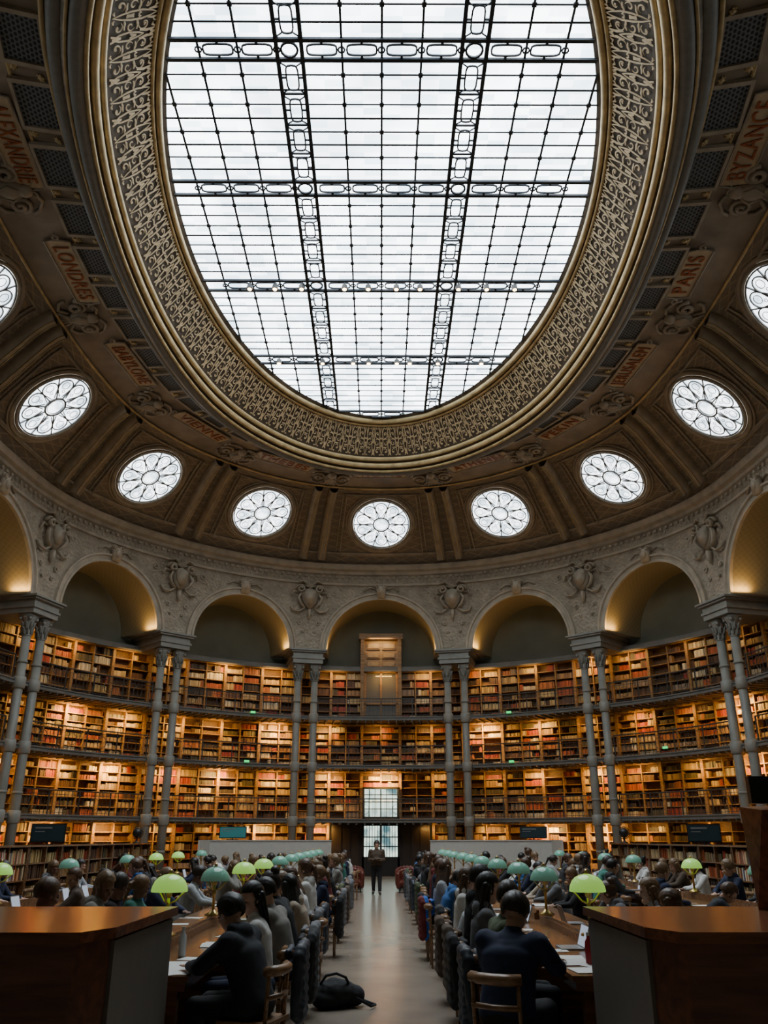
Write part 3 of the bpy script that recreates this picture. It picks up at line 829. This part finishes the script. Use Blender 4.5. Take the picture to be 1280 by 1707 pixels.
for u,z in ((-1.75,7.62),(-1.8,5.25),(1.75,7.62),(1.75,5.25),(3.9,5.4)):
    top('exit_sign',ex,'small glowing green exit sign on the gallery edge','exit sign','exit signs',mw=GF(u,z+.02,.1))
# ---------------------------------------------------------------- counters
for side in (-1,1):
    def P(pts):return [(side*x,y) for x,y in pts][::side]
    out=[(1.60,5.6),(1.72,5.3),(5.2,5.3),(5.2,7.25),(1.60,7.25)]
    inn=[(1.65,5.62),(1.76,5.36),(5.1,5.36),(5.1,7.2),(1.65,7.2)]
    r_=top('reception_counter',None,'large wooden reception counter with glossy brown top','counter','counters flanking the aisle')
    b=MB();b.prism(P(out),1.19,1.25);o_=part('counter_top',b.mesh('counter_top',[M['counter']]),r_,'glossy reddish-brown wood top')
    b=MB();b.prism(P(inn),.0,1.19);part('counter_body',b.mesh('counter_body',[M['counterdark']]),r_,'dark wood panelled body')
    b=MB();x0,x1=sorted((side*1.65,side*1.625));b.box(x0,x1,5.68,7.2,.06,1.17);part('side_panel',b.mesh('side_panel',[M['taupe']]),r_,'flat taupe side panel')
b=MB();b.add([(2.85,6.9,1.25),(4.2,6.9,1.25),(4.2,6.9,2.05),(2.82,6.9,1.98),(3.12,6.6,1.25),(4.2,6.6,1.25),(4.2,6.6,2.02),(2.86,6.6,1.95)],[(0,1,2,3),(4,7,6,5),(0,3,7,4),(3,2,6,7),(1,5,6,2),(0,4,5,1)])
r_=top('information_stand',b.mesh('stand_body',[M['counter']]),'slanted brown wooden stand with black monitor on the counter','stand')
b=MB();b.box(2.84,3.6,6.7,6.76,2.0,2.2);part('monitor',b.mesh('monitor',[M['black']]),r_)
# ---------------------------------------------------------------- tables
TL=4.7
b=MB();b.box(-.6,.6,0,TL-.02,.71,.75);b.box(-.57,.57,.03,TL-.05,.64,.71);t_top=b.mesh('tabletop',[M['table']])
b=MB();b.box(-.05,.05,.2,TL-.2,.75,.83);b.box(-.02,.02,.2,TL-.2,.83,.86);t_mid=b.mesh('lamp_rail',[M['table']])
b=MB();b.box(-.5,.5,0,.08,0,.64);b.box(-.55,.55,-.01,.1,0,.1);t_leg=b.mesh('end_leg',[M['table']])
troot=None
TX=[(-2.1,7.35,5),(2.1,7.35,5),(-5.6,12.2,4),(5.6,12.2,4)]
for x,y0,n_ in TX:
    for k in range(n_):
        mw=T(x,y0+k*TL)
        if troot is None:
            troot=top('reading_table',None,'long dark polished wood reading table with central lamp rail','table','reading tables',mw=mw)
            part('tabletop',t_top,troot);part('lamp_rail',t_mid,troot)
            for yy in (.1,TL/2,TL-.2):part('leg',t_leg,troot,None,T(0,yy))
        else:copytree(troot,mw)
b=MB();b.lathe([(.10,0),(.10,.02),(.05,.05),(.025,.08)],16);l_b=b.mesh('lamp_base',[M['brass']],True)
b=MB();b.lathe([(.018,.06),(.018,.28),(.03,.30),(.018,.32),(.015,.47)],10);l_p=b.mesh('lamp_pole',[M['brass']],True)
b=MB()
pr_=[(.178,.46),(.180,.475),(.172,.52),(.150,.575),(.115,.615),(.07,.64),(.03,.65),(.012,.652)]
b.lathe(pr_,28,0,None,0,False)
b.lathe([(.178,.46),(.170,.465),(.163,.52),(.14,.57),(.10,.605),(.03,.635)],28,0,None,0,False)
l_s=b.mesh('lamp_shade',[M['teal']],True)
b=MB();b.lathe([(.03,.648),(.018,.665),(.022,.68),(.008,.70)],10);b.lathe([(.008,.45),(.008,.66)],6)
for k in range(3):
    a=k*2*pi/3+.4;b.tube([(0,0,.33),(.07*math.cos(a),.07*math.sin(a),.36),(.12*math.cos(a),.12*math.sin(a),.42),(.165*math.cos(a),.165*math.sin(a),.465)],.010,5)
b.lathe([(.02,.40),(.032,.43),(.03,.5),(.01,.52)],10)
l_f=b.mesh('lamp_fitting',[M['brass']],True)
lroots={}
def lamp(x,y,lit):
    key='lit' if lit else 'unlit'
    mw=T(x,y,.86)@Matrix.Diagonal((1,1,.86,1))
    if key not in lroots:
        r_=top('desk_lamp',None,('brass reading lamp with glowing yellow-green glass dome shade' if lit else 'brass reading lamp with unlit teal glass dome shade'),'lamp','reading lamps on the tables',mw=mw)
        part('lamp_base',l_b,r_);part('lamp_pole',l_p,r_);s_=part('lamp_shade',l_s,r_);part('lamp_fitting',l_f,r_)
        if lit:s_.material_slots[0].link='OBJECT';s_.material_slots[0].material=M['lit']
        lroots[key]=r_
    else:copytree(lroots[key],mw)
for side in (-1,1):
    for k in range(10):lamp(side*2.1+R.uniform(-.03,.03),9.1+2.33*k+R.uniform(-.1,.1)*(k>0),k==0 or (side<0 and k in (2,3)) )
    for k,(yy) in enumerate((13.3,16.2,19.9,22.4,24.8,28.0)):
        lamp(side*5.6,yy,(side<0 and k in (0,3,4)) or (side>0 and k==1))
b=MB();b.box(-.21,.21,-.20,.22,.43,.46);ch_s=b.mesh('seat',[M['chairwood']])
b=MB();b.tube([(-.2,-.17,.80),(-.1,-.225,.80),(0,-.24,.80),(.1,-.225,.80),(.2,-.17,.80)],.04,6,0,None,False,1.)
for x in (-.18,.18):b.tube([(x,-.17,.45),(x,-.19,.8)],.016,6)
b.tube([(-.19,-.18,.62),(0,-.22,.62),(.19,-.18,.62)],.02,6)
ch_b=b.mesh('backrest',[M['chairwood']],True)
b=MB();b.tube([(0,0,.44),(0,0,.0)],[.02,.014],8);ch_l=b.mesh('leg',[M['chairwood']],True)
chroot=None
def chair(mw):
    global chroot
    if chroot is None:
        chroot=top('chair',None,'wooden reading room chair with low curved back','chair','chairs at the reading tables',mw=mw)
        part('seat',ch_s,chroot);part('backrest',ch_b,chroot)
        for x,y in ((-.18,-.17),(.18,-.17),(-.18,.19),(.18,.19)):part('leg',ch_l,chroot,None,T(x,y))
        return chroot
    return copytree(chroot,mw)
# ---------------------------------------------------------------- people
def bsph(bm,c,r,Mx=None,sub=3):
    if not isinstance(r,(tuple,list)):r=(r,r,r)
    m_=Matrix.Translation(c)@Matrix.Diagonal((*r,1))
    if Mx is not None:m_=Mx@m_
    bmesh.ops.create_icosphere(bm,subdivisions=sub,radius=1,matrix=m_)
def caps(bm,a,b_,ra,rb,fl=1.):
    a=Vector(a);b_=Vector(b_);d=b_-a;l=d.length
    n=max(2,int(l/(.35*min(ra,rb)))+1);n=min(n,14)
    for k in range(n+1):
        f=k/n;r=ra+(rb-ra)*f
        bmesh.ops.create_icosphere(bm,subdivisions=2 if r>.02 else 1,radius=1,matrix=Matrix.Translation(a+d*f)@Matrix.Diagonal((r,r,r,1)))
TEX=bpy.data.textures.new('folds','CLOUDS');TEX.noise_scale=.16;TEX.noise_depth=2
def remesh(bm,vox,name,mats,smooth=3,disp=0.):
    me=bpy.data.meshes.new(name);bm.to_mesh(me);bm.free()
    o=bpy.data.objects.new('tmp',me);COL.objects.link(o)
    m_=o.modifiers.new('r','REMESH');m_.mode='VOXEL';m_.voxel_size=vox;m_.use_smooth_shade=True
    if smooth:
        s_=o.modifiers.new('s','SMOOTH');s_.iterations=smooth;s_.factor=.5
    if disp:
        d_=o.modifiers.new('d','DISPLACE');d_.texture=TEX;d_.strength=disp;d_.mid_level=.42
    dg=bpy.context.evaluated_depsgraph_get();r_=bpy.data.meshes.new_from_object(o.evaluated_get(dg));r_.name=name
    bpy.data.objects.remove(o);bpy.data.meshes.remove(me)
    r_.materials.clear()
    for q in mats:r_.materials.append(q)
    return r_
def lp(a,b_,f):return tuple(a[i]+(b_[i]-a[i])*f for i in range(3))
def hand(bm,w,d,up=(0,0,1),sg=1,curl=.012):
    w=Vector(w);d=Vector(d).normalized();up=Vector(up);s_=d.cross(up).normalized()*sg
    up=s_.cross(d)*sg
    for k in range(4):
        caps(bm,w+s_*(k-1.5)*.012,w+d*.085+s_*(k-1.5)*.019,.014,.012)
    for k,l in enumerate((.066,.076,.072,.056)):
        a=w+d*.085+s_*(1.5-k)*.02;m=a+d*l*.55+up*.006+s_*(1.5-k)*.003;e=m+d*l*.5-up*curl
        caps(bm,a,m,.0095,.0088);caps(bm,m,e,.0088,.0075)
    a=w+d*.02+s_*.026;m=a+d*.035+s_*.025;caps(bm,a,m,.012,.0105);caps(bm,m,m+d*.032+s_*.004,.0105,.009)
def build_pose(J,stand=False,hood=False,bulk=0.):
    HM=Matrix.Translation(J['head'])@Matrix.Rotation(J.get('turn',0),4,'Z')@Matrix.Rotation(-J['tilt'],4,'X')@Matrix.Scale(1.07,4)
    bm=bmesh.new()
    bsph(bm,(0,-.012,.035),(.076,.096,.095),HM);bsph(bm,(0,.022,-.035),(.060,.070,.080),HM);bsph(bm,(0,.052,-.085),(.030,.030,.026),HM)
    bsph(bm,(0,.082,.030),(.045,.016,.012),HM)
    bsph(bm,(0,.096,-.012),(.012,.018,.022),HM,2);bsph(bm,(0,.104,-.026),(.016,.014,.011),HM,2)
    bsph(bm,(0,.086,-.058),(.022,.010,.008),HM,2)
    for s_ in (-1,1):bsph(bm,(s_*.077,-.005,-.005),(.012,.022,.032),HM,2);bsph(bm,(s_*.038,.066,-.022),(.022,.02,.02),HM,2)
    nk=J['neck'];hb=HM@Vector((0,-.02,-.07))
    caps(bm,nk,hb,.056,.052)
    for f in (0,.25,.5,.75,1):
        c=lp(J['pelvis'],J['chest'],f);w=[.155,.14,.13,.145,.16][int(f*4)]
        bsph(bm,c,(w,.10,.11))
    bsph(bm,lp(J['chest'],nk,.6),(.13,.085,.08))
    for s_,k in ((-1,'l'),(1,'r')):
        sh,el,wr=J['sh'+k],J['el'+k],J['wr'+k]
        caps(bm,lp(J['chest'],sh,.45),sh,.07,.056);caps(bm,sh,el,.052,.040);caps(bm,el,lp(el,wr,.4),.040,.037);caps(bm,lp(el,wr,.4),wr,.037,.025)
        hand(bm,wr,J['hd'+k],J.get('hu'+k,(0,0,1)),1 if k=='l' else -1)
        hp,kn,an,to=J['hp'+k],J['kn'+k],J['an'+k],J['to'+k]
        caps(bm,hp,kn,.085,.056);caps(bm,kn,lp(kn,an,.35),.055,.054);caps(bm,lp(kn,an,.35),an,.054,.036);caps(bm,an,to,.036,.03)
    body=remesh(bm,.0105,'person_body',[SKIN[0]],2)
    bm=bmesh.new()
    for f in (0,.1,.2,.3,.4,.5,.6,.7,.8,.9,1):
        c=lp(J['pelvis'],J['chest'],f);w=.172-.018*math.sin(pi*f)+.016*f+bulk
        bsph(bm,c,(w,.125+bulk*.7,.10))
    bsph(bm,lp(J['chest'],nk,.35),(.168,.112,.09));bsph(bm,lp(J['chest'],nk,.6),(.145,.10,.08));caps(bm,lp(J['chest'],nk,.8),lp(nk,tuple(hb),.18),.078,.062)
    if hood:
        c=Vector(nk);bsph(bm,(c.x,c.y-.07,c.z-.01),(.105,.065,.085));caps(bm,(c.x-.09,c.y-.02,c.z+.03),(c.x+.09,c.y-.02,c.z+.03),.04,.04)
    for k in 'lr':
        sh,el,wr=J['sh'+k],J['el'+k],J['wr'+k]
        caps(bm,lp(J['chest'],sh,.45),sh,.094,.078+bulk*.4);caps(bm,sh,el,.072+bulk*.4,.057+bulk*.3);caps(bm,el,lp(el,wr,.93),.057+bulk*.3,.040)
    topm=remesh(bm,.012,'garment',[CL[0]],8,.014)
    bm=bmesh.new()
    p=J['pelvis'];bsph(bm,(p[0],p[1],p[2]-.01),(.18,.14,.12))
    for k in 'lr':
        hp,kn,an=J['hp'+k],J['kn'+k],J['an'+k]
        caps(bm,hp,kn,.102,.074);caps(bm,kn,lp(kn,an,.92),.074,.056)
    tr=remesh(bm,.016,'trousers',[CL[1]],4,.010)
    shs=[]
    for k in 'lr':
        bm=bmesh.new();an,to=J['an'+k],J['to'+k]
        caps(bm,(an[0],an[1]-.02,an[2]-.02),(to[0],to[1],to[2]+.005),.045,.042);bsph(bm,(to[0],to[1]+.02,.036),(.046,.055,.034))
        shs.append(remesh(bm,.013,'shoe',[CL[3]],2))
    return dict(body=body,top=topm,tr=tr,shoe=shs,HM=HM)
base=dict(pelvis=(0,0,.56),hpl=(-.09,.0,.54),hpr=(.09,.0,.54),knl=(-.12,.42,.53),knr=(.11,.44,.53),anl=(-.12,.38,.09),anr=(.12,.46,.09),tol=(-.13,.52,.035),tor=(.13,.60,.035))
def J_(**k):d=dict(base);d.update(k);return d
POSES=[
 J_(chest=(0,.10,.92),neck=(0,.17,1.07),head=(0,.24,1.20),tilt=.5,shl=(-.18,.13,1.01),shr=(.18,.13,1.01),ell=(-.25,.30,.83),elr=(.25,.30,.83),wrl=(-.13,.50,.80),wrr=(.14,.50,.80),hdl=(.45,.8,-.12),hdr=(-.45,.8,-.12)),
 J_(chest=(0,.03,.95),neck=(0,.06,1.11),head=(0,.10,1.26),tilt=.22,shl=(-.185,.03,1.04),shr=(.185,.03,1.04),ell=(-.24,.18,.82),elr=(.24,.18,.82),wrl=(-.13,.43,.80),wrr=(.13,.43,.80),hdl=(.25,.9,-.1),hdr=(-.25,.9,-.1)),
 J_(chest=(0,.12,.90),neck=(.01,.20,1.05),head=(.04,.27,1.17),tilt=.45,turn=-.25,shl=(-.18,.14,.99),shr=(.18,.16,1.0),ell=(-.24,.33,.82),elr=(.23,.42,.83),wrl=(-.08,.52,.80),wrr=(.14,.31,1.06),hdl=(.6,.7,-.1),hdr=(-.05,.05,1),hur=(0,-1,0)),
 J_(chest=(0,.16,.88),neck=(0,.26,1.0),head=(0,.36,1.09),tilt=.85,shl=(-.18,.22,.96),shr=(.18,.22,.96),ell=(-.29,.38,.81),elr=(.27,.38,.82),wrl=(-.08,.54,.80),wrr=(.10,.56,.80),hdl=(.6,.6,-.1),hdr=(-.4,.8,-.1)),
]
POSES.append(J_(chest=(.02,.04,.94),neck=(.02,.08,1.09),head=(.03,.12,1.24),tilt=.3,turn=.9,shl=(-.17,.03,1.02),shr=(.2,.06,1.03),ell=(-.26,.2,.83),elr=(.26,.2,.82),wrl=(-.10,.40,.80),wrr=(.15,.42,.80),hdl=(.7,.6,-.1),hdr=(-.3,.9,-.1)))
POSES.append(J_(chest=(-.03,.08,.92),neck=(-.04,.14,1.07),head=(-.06,.20,1.21),tilt=.35,turn=-.7,shl=(-.21,.10,1.0),shr=(.15,.13,1.02),ell=(-.30,.28,.82),elr=(.20,.36,.82),wrl=(-.22,.50,.80),wrr=(.0,.48,.80),hdl=(.1,.9,-.1),hdr=(-.7,.6,-.1)))
PT=[build_pose(j,False,i in(1,2,5),.02 if i in (0,2) else .0) for i,j in enumerate(POSES)]
STAND=build_pose(dict(pelvis=(0,0,.95),hpl=(-.09,0,.90),hpr=(.09,0,.90),knl=(-.10,.06,.50),knr=(.10,-.02,.50),anl=(-.10,.12,.09),anr=(.10,-.16,.10),tol=(-.11,.25,.035),tor=(.12,-.03,.035),
   chest=(0,.02,1.28),neck=(0,.02,1.45),head=(0,.05,1.59),tilt=.25,shl=(-.19,.01,1.38),shr=(.19,.01,1.38),ell=(-.24,-.02,1.10),elr=(.24,.0,1.10),wrl=(-.12,.22,1.10),wrr=(.12,.24,1.12),hdl=(.6,.7,.1),hdr=(-.6,.6,.1)),True,False,.02)
def hairmesh(kind):
    bm=bmesh.new()
    bmesh.ops.create_icosphere(bm,subdivisions=4,radius=1)
    for v in bm.verts:
        n=v.co.copy();w=1.02+.02*math.sin(n.x*17+n.z*9)+.018*math.sin(n.y*23+n.x*7)
        v.co=Vector((n.x*.090*w,n.y*.112*w-.022,n.z*.112*w+.040))
    dele=[v for v in bm.verts if (v.co.y>.035 and v.co.z<.075-.2*max(0,abs(v.co.x)-.05)) or (v.co.z<-.035 and kind==0) or v.co.z<-.06 ]
    bmesh.ops.delete(bm,geom=dele,context='VERTS')
    if kind==1:
        for k in range(9):
            x=(k-4)*.020;caps(bm,(x,-.088+.009*abs(k-4),.03),(x*1.15,-.098+.009*abs(k-4),-.26),.034,.020)
        for s_ in (-1,1):caps(bm,(s_*.080,-.02,.03),(s_*.088,.0,-.22),.024,.018)
    if kind==2:
        bsph(bm,(0,-.11,.11),(.052,.05,.052));
    if kind==3:
        caps(bm,(0,-.11,.04),(0,-.15,-.0),.03,.032);caps(bm,(0,-.15,0),(0,-.15,-.22),.034,.015)
    me=bpy.data.meshes.new('hair');bm.to_mesh(me);bm.free()
    me.materials.append(HAIR[0])
    for p in me.polygons:p.use_smooth=True
    return me
HM_=[hairmesh(k) for k in range(4)]
b=MB();b.ball((0,0,0),(.011,.006,.006),n=8);eyem=b.mesh('eye',[M['eye']],True)
b=MB();b.ball((0,.094,-.060),(.018,.005,.004),n=8);mouthm=b.mesh('mouth',[M['lip']],True)
def setm(o,m_):
    o.material_slots[0].link='OBJECT';o.material_slots[0].material=m_
cnames=['black','black','navy','charcoal','brown','white','grey','blue','burgundy','beige','olive','taupe','pale-grey','green']
hn=['short','long','tied','ponytailed'];
def person(t,mw,ci,pi_,hk,hc,sk_,pose,near=False,group='readers at the tables'):
    o=top('person',t['body'],'person in %s top, %s hair, %s'%(cnames[ci],hn[hk],pose),'person',group,mw=mw)
    setm(o,SKIN[sk_])
    g=part('sweater' if ci%2 else 'jacket',t['top'],o);setm(g,CL[ci])
    g=part('trousers',t['tr'],o);setm(g,CL[pi_])
    g=part('hair',HM_[hk],o,None,t['HM']);setm(g,HAIR[hc])
    sm=CL[R.choice([1,3,4])]
    for q in t['shoe']:
        g=part('shoe',q,o);setm(g,sm)
    if mw.translation.y<17 or near:
        for s_ in (-1,1):part('eye',eyem,o,None,t['HM']@Matrix.Translation((s_*.030,.084,.010)))
        part('mouth',mouthm,o,None,t['HM'])
    return o
PN=['reading at table','sitting upright','head on hand','bent over notes','turned aside','leaning sideways']
bm=bmesh.new()
for k in range(7):
    z=.84-.085*k;w=.20+.03*math.sin(k*1.3)
    caps(bm,(-w,-.23,z),(w,-.23,z),.055,.055)
    if k<3:caps(bm,(-w*.9,-.12,z-.02),(w*.9,-.12,z-.02),.035,.035)
for s_ in (-1,1):caps(bm,(s_*.23,-.22,.8),(s_*.27,-.2,.35),.055,.04)
coat=remesh(bm,.014,'coat',[PUFF],4,.03)
def addcoat(mw,m_,lab):
    o=top('coat',coat,lab,'coat','coats hung on chairs',mw=mw);setm(o,m_)
b=MB();b.box(-.16,.16,-.11,.11,0,.015);lb=b.mesh('laptop_base',[M['metalgrey']])
b=MB();b.box(-.16,.16,0,.01,0,.21);ls=b.mesh('laptop_lid',[M['metalgrey']])
b=MB();b.box(-.145,.145,-.003,0,.012,.198);lsc=b.mesh('laptop_screen',[mat('lcd',(.2,.22,.25),.3,em=.2,emcol=(.7,.8,1))])
lapr=None
def laptop(mw):
    global lapr
    if lapr is None:
        lapr=top('laptop',lb,'open grey laptop on the reading table','laptop','laptops on the tables',mw=mw)
        m_=Matrix.Translation((0,.11,.012))@Matrix.Rotation(-.3,4,'X')
        part('lid',ls,lapr,None,m_);part('screen',lsc,lapr,None,m_)
    else:copytree(lapr,mw)
b=MB();b.box(-.105,.105,-.148,.148,0,.004);pap=b.mesh('paper_sheet',[M['paper']])
b=MB()
for s_ in (-1,1):
    vs=[];n=6
    for k in range(n+1):
        x=s_*.15*k/n;z=.006+.03*math.sin(pi*min(1,k/n*.9+.12))*(1-.4*k/n);vs+=[(x,-.11,z),(x,.11,z)]
    b.add(vs,[(2*k,2*k+2,2*k+3,2*k+1) for k in range(n)])
    b.box(min(0,s_*.155),max(0,s_*.155),-.115,.115,0,.006,1)
obk=b.mesh('open_book',[M['paper'],M['redleather']])
b=MB();b.lathe([(.032,0),(.034,.02),(.034,.15),(.03,.18),(.014,.205),(.014,.225)],14);bt=b.mesh('bottle_body',[M['bottleg']],True)
b=MB();b.lathe([(.016,.225),(.016,.25)],12);bc=b.mesh('bottle_cap',[M['white']])
def bottle(x,y,m_=None,lab='clear plastic water bottle on the table'):
    o=top('bottle',bt,lab,'bottle',mw=T(x,y,.75));
    if m_:setm(o,m_)
    part('cap',bc,o)
def item(mw,r_):
    if r_<.3:laptop(mw@T(0,.30,.0))
    elif r_<.75:top('paper',pap,'white sheet of notes on the table','paper','papers on the tables',mw=mw@T(R.uniform(-.05,.1),.18,.0,R.uniform(-.3,.3)))
    else:top('open_book',obk,'open book lying on the table','book','open books on the tables',mw=mw@T(0,.2,0,R.uniform(-.1,.1)))
def seatrow(x,face,y0,n,pitch,fill,coats=0.,first=()):
    rz=-pi/2 if face>0 else pi/2
    for k in range(n):
        y=y0+k*pitch+R.uniform(-.09,.09)
        dx=R.uniform(-.14,.05)*face
        mw=T(x+dx,y,0,rz+R.uniform(-.22,.22))
        chair(T(x+dx-face*.02,y,0,rz))
        if R.random()<fill or k<len(first):
            pk=R.choice([0,0,1,2,3,1,4,5,5]);sc=R.uniform(.92,1.05)
            ci=R.choice([0,1,1,2,3,0,4,5,5,5,6,7,8,9,10,11,1,2,12,12,13,7])
            if k<len(first):ci=first[k]
            person(PT[pk],mw@Matrix.Diagonal((sc*R.uniform(.97,1.08),1,sc,1)),ci,R.choice([0,1,2,3,7]),R.choice([0,0,0,1,1,2,3]),R.choice([0,0,1,1,2,2,3,3]),R.choice([0,0,1,3,2]),PN[pk])
            item(T(x+face*.52,y,.75,rz)@T(0,-.12,0),R.random())
        if R.random()<coats:addcoat(T(x+dx-face*.05,y,0,rz),R.choice([PUFF,CL[0],CL[1],CL[4],CL[3],CL[8],CL[10],CL[6],CL[4]]),'dark padded coat hung over the chair back')
mwL=T(-.98,7.42,0,pi/2-.35);chair(T(-.98,7.42,0,pi/2-.3))
person(PT[2],mwL@Matrix.Diagonal((1.12,1.08,1.0,1)),0,1,0,0,0,'leaning on hand')
mwR=T(.93,7.02,0,-.55);chair(T(.93,7.02,0,-.55))
person(PT[0],mwR@Matrix.Diagonal((1.16,1.08,1.0,1)),2,1,0,1,1,'back turned')
for dx,dy,a in ((-1.72,7.75,.3),(-1.60,7.55,-.2),(-1.75,8.0,.1),(-1.7,7.5,.6),(1.62,8.1,.2),(1.72,8.4,-.1),(1.8,7.9,.5),(1.66,7.62,.1)):
    top('paper',pap,'white sheet of notes on the table','paper','papers on the tables',mw=T(dx,dy,.752,a))
bottle(-1.80,8.45);bottle(-1.95,8.15);bottle(1.78,7.95,M['redmetal'],'dark red metal bottle on the table')
laptop(T(1.85,9.1,.75,-pi/2));laptop(T(2.35,8.4,.75,pi/2))
addcoat(T(-.93,8.35,0,pi/2),PUFF,'dark padded coat hung over the chair back')
seatrow(-1.06,-1,8.35,22,.94,.86,.6,(5,11,1,9,3,5))
seatrow(1.06,1,8.05,22,.94,.86,.55,(10,6,1,12,5,3,7))
seatrow(-3.14,1,8.6,21,1.0,.74)
seatrow(3.14,-1,8.6,21,1.0,.74)
for s_ in (-1,1):
    seatrow(s_*4.56,s_,12.6,17,1.03,.65);seatrow(s_*6.64,-s_,12.6,17,1.03,.65)
addcoat(T(.93,14.6,0,-pi/2),M['bluecoat'],'bright blue coat hung over a chair')
person(STAND,T(-.14,30.6,0,pi)@Matrix.Diagonal((1.05,1,.97,1)),4,1,0,1,0,'walking with booklet',True,None)
top('papers_in_hand',obk,'open pale booklet held in both hands','booklet',mw=T(-.14,30.34,1.10))
bm=bmesh.new()
bsph(bm,(0,0,.13),(.24,.16,.13));bsph(bm,(.18,.02,.10),(.14,.13,.10));bsph(bm,(-.1,-.08,.08),(.14,.1,.08))
bag=remesh(bm,.014,'bag_body',[CL[1]],2,.04)
o=top('backpack',bag,'black backpack slumped on the floor beside a chair','bag',mw=T(-.52,10.6,0,.2)@Matrix.Scale(1.1,4))
b=MB();b.tube([(-.15,-.05,.22),(-.1,-.1,.30),(0,-.12,.32),(.1,-.1,.28),(.15,-.04,.20),(.2,-.1,.1),(.35,-.18,.03),(.42,-.05,.02),(.3,.05,.05)],.014,6)
part('strap',b.mesh('strap',[CL[0]],True),o)
bm=bmesh.new()
bsph(bm,(0,0,.30),(.34,.34,.16));
for k in range(13):
    a=-.35+ (pi+.7)*k/12
    caps(bm,(.38*math.cos(a),.38*math.sin(a),.2),(.40*math.cos(a),.40*math.sin(a),.62+.12*math.sin(a)),.09,.085)
arm=remesh(bm,.02,'armchair_body',[M['redleather']],3)
b=MB();b.tube([(0,0,.18),(0,0,0)],.025,6);arl=b.mesh('armchair_leg',[M['dark']])
for x,y,a in ((-1.05,31.9,.3),(1.0,31.5,-.3),(1.0,33.3,0),(-1.1,33.6,0)):
    o=top('armchair',arm,'dark red leather tub armchair','armchair','armchairs at the aisle end',mw=T(x,y,0,a))
    for lx in (-.28,.28):
        for ly in (-.25,.25):part('leg',arl,o,None,T(lx,ly))
# ---------------------------------------------------------------- lights
def area(name,loc,dirv,xv,sx,sy,p,col):
    l=bpy.data.lights.new(name,'AREA');l.shape='RECTANGLE';l.size=sx;l.size_y=sy;l.energy=p;l.color=col
    o=bpy.data.objects.new(name,l);COL.objects.link(o)
    z=-Vector(dirv).normalized();x=Vector(xv);x=(x-z*x.dot(z)).normalized();y=z.cross(x)
    o.matrix_basis=Matrix(((x.x,y.x,z.x,loc[0]),(x.y,y.y,z.y,loc[1]),(x.z,y.z,z.z,loc[2]),(0,0,0,1)))
WARM=(1,.53,.12)
LR=random.Random(4)
for uc in bays:
    for lv in range(4):
        for q in (-.66,0,.66):
            if uc==0 and lv==0 and q==0:continue
            u=uc+q+LR.uniform(-.08,.08)
            p=Wo(u,1.42);n=nout(u);t=tang(u)
            k=[.9,1.2,1.3,.28][lv]*LR.choice([.2,.5,.9,1.5,2.0])*(.75 if abs(uc)>=4 else 1)
            area('gallery_light',(p.x,p.y,LT[lv]-.25+(0 if lv<3 else .1)),(n.x*.7,n.y*.7,-1),(t.x,t.y,0),.9,.06,27*k,WARM)
    Lb=(W(uc+1)-W(uc-1)).length;Rr=Lb/2-1.0
    for s_ in (-1,1):
        c=(W(uc-1)+W(uc+1))/2;n=nout(uc);t=tang(uc)
        p=c+t*s_*(Rr-.16)+n*.45
        area('arch_light',(p.x,p.y,ZS+.10),(t.x*s_*.25,t.y*s_*.25,1),(n.x,n.y,0),.7,.05,7,(1,.60,.20))
area('door_light',(0,yD-.7,12.0),(0,.6,-1),(1,0,0),1.2,.06,8,(1,.66,.28))
w=bpy.data.worlds.new('World');bpy.context.scene.world=w;w.use_nodes=True
w.node_tree.nodes['Background'].inputs[0].default_value=(.8,.9,1,1);w.node_tree.nodes['Background'].inputs[1].default_value=.3
cd=bpy.data.cameras.new('camera');cam=bpy.data.objects.new('camera',cd);COL.objects.link(cam)
cd.sensor_fit='VERTICAL';cd.sensor_height=36;cd.sensor_width=27;cd.lens=1380/1707*36;cd.clip_start=.1;cd.clip_end=200
cam.location=(0,0,1.75);cam.rotation_euler=(math.radians(90+21.53),0,-.0036)
bpy.context.scene.camera=cam
vs=bpy.context.scene.view_settings;vs.view_transform='AgX'
try:vs.look='AgX - Base Contrast'
except Exception:
    try:vs.look='None'
    except Exception:pass
vs.exposure=1.3;vs.gamma=1.0
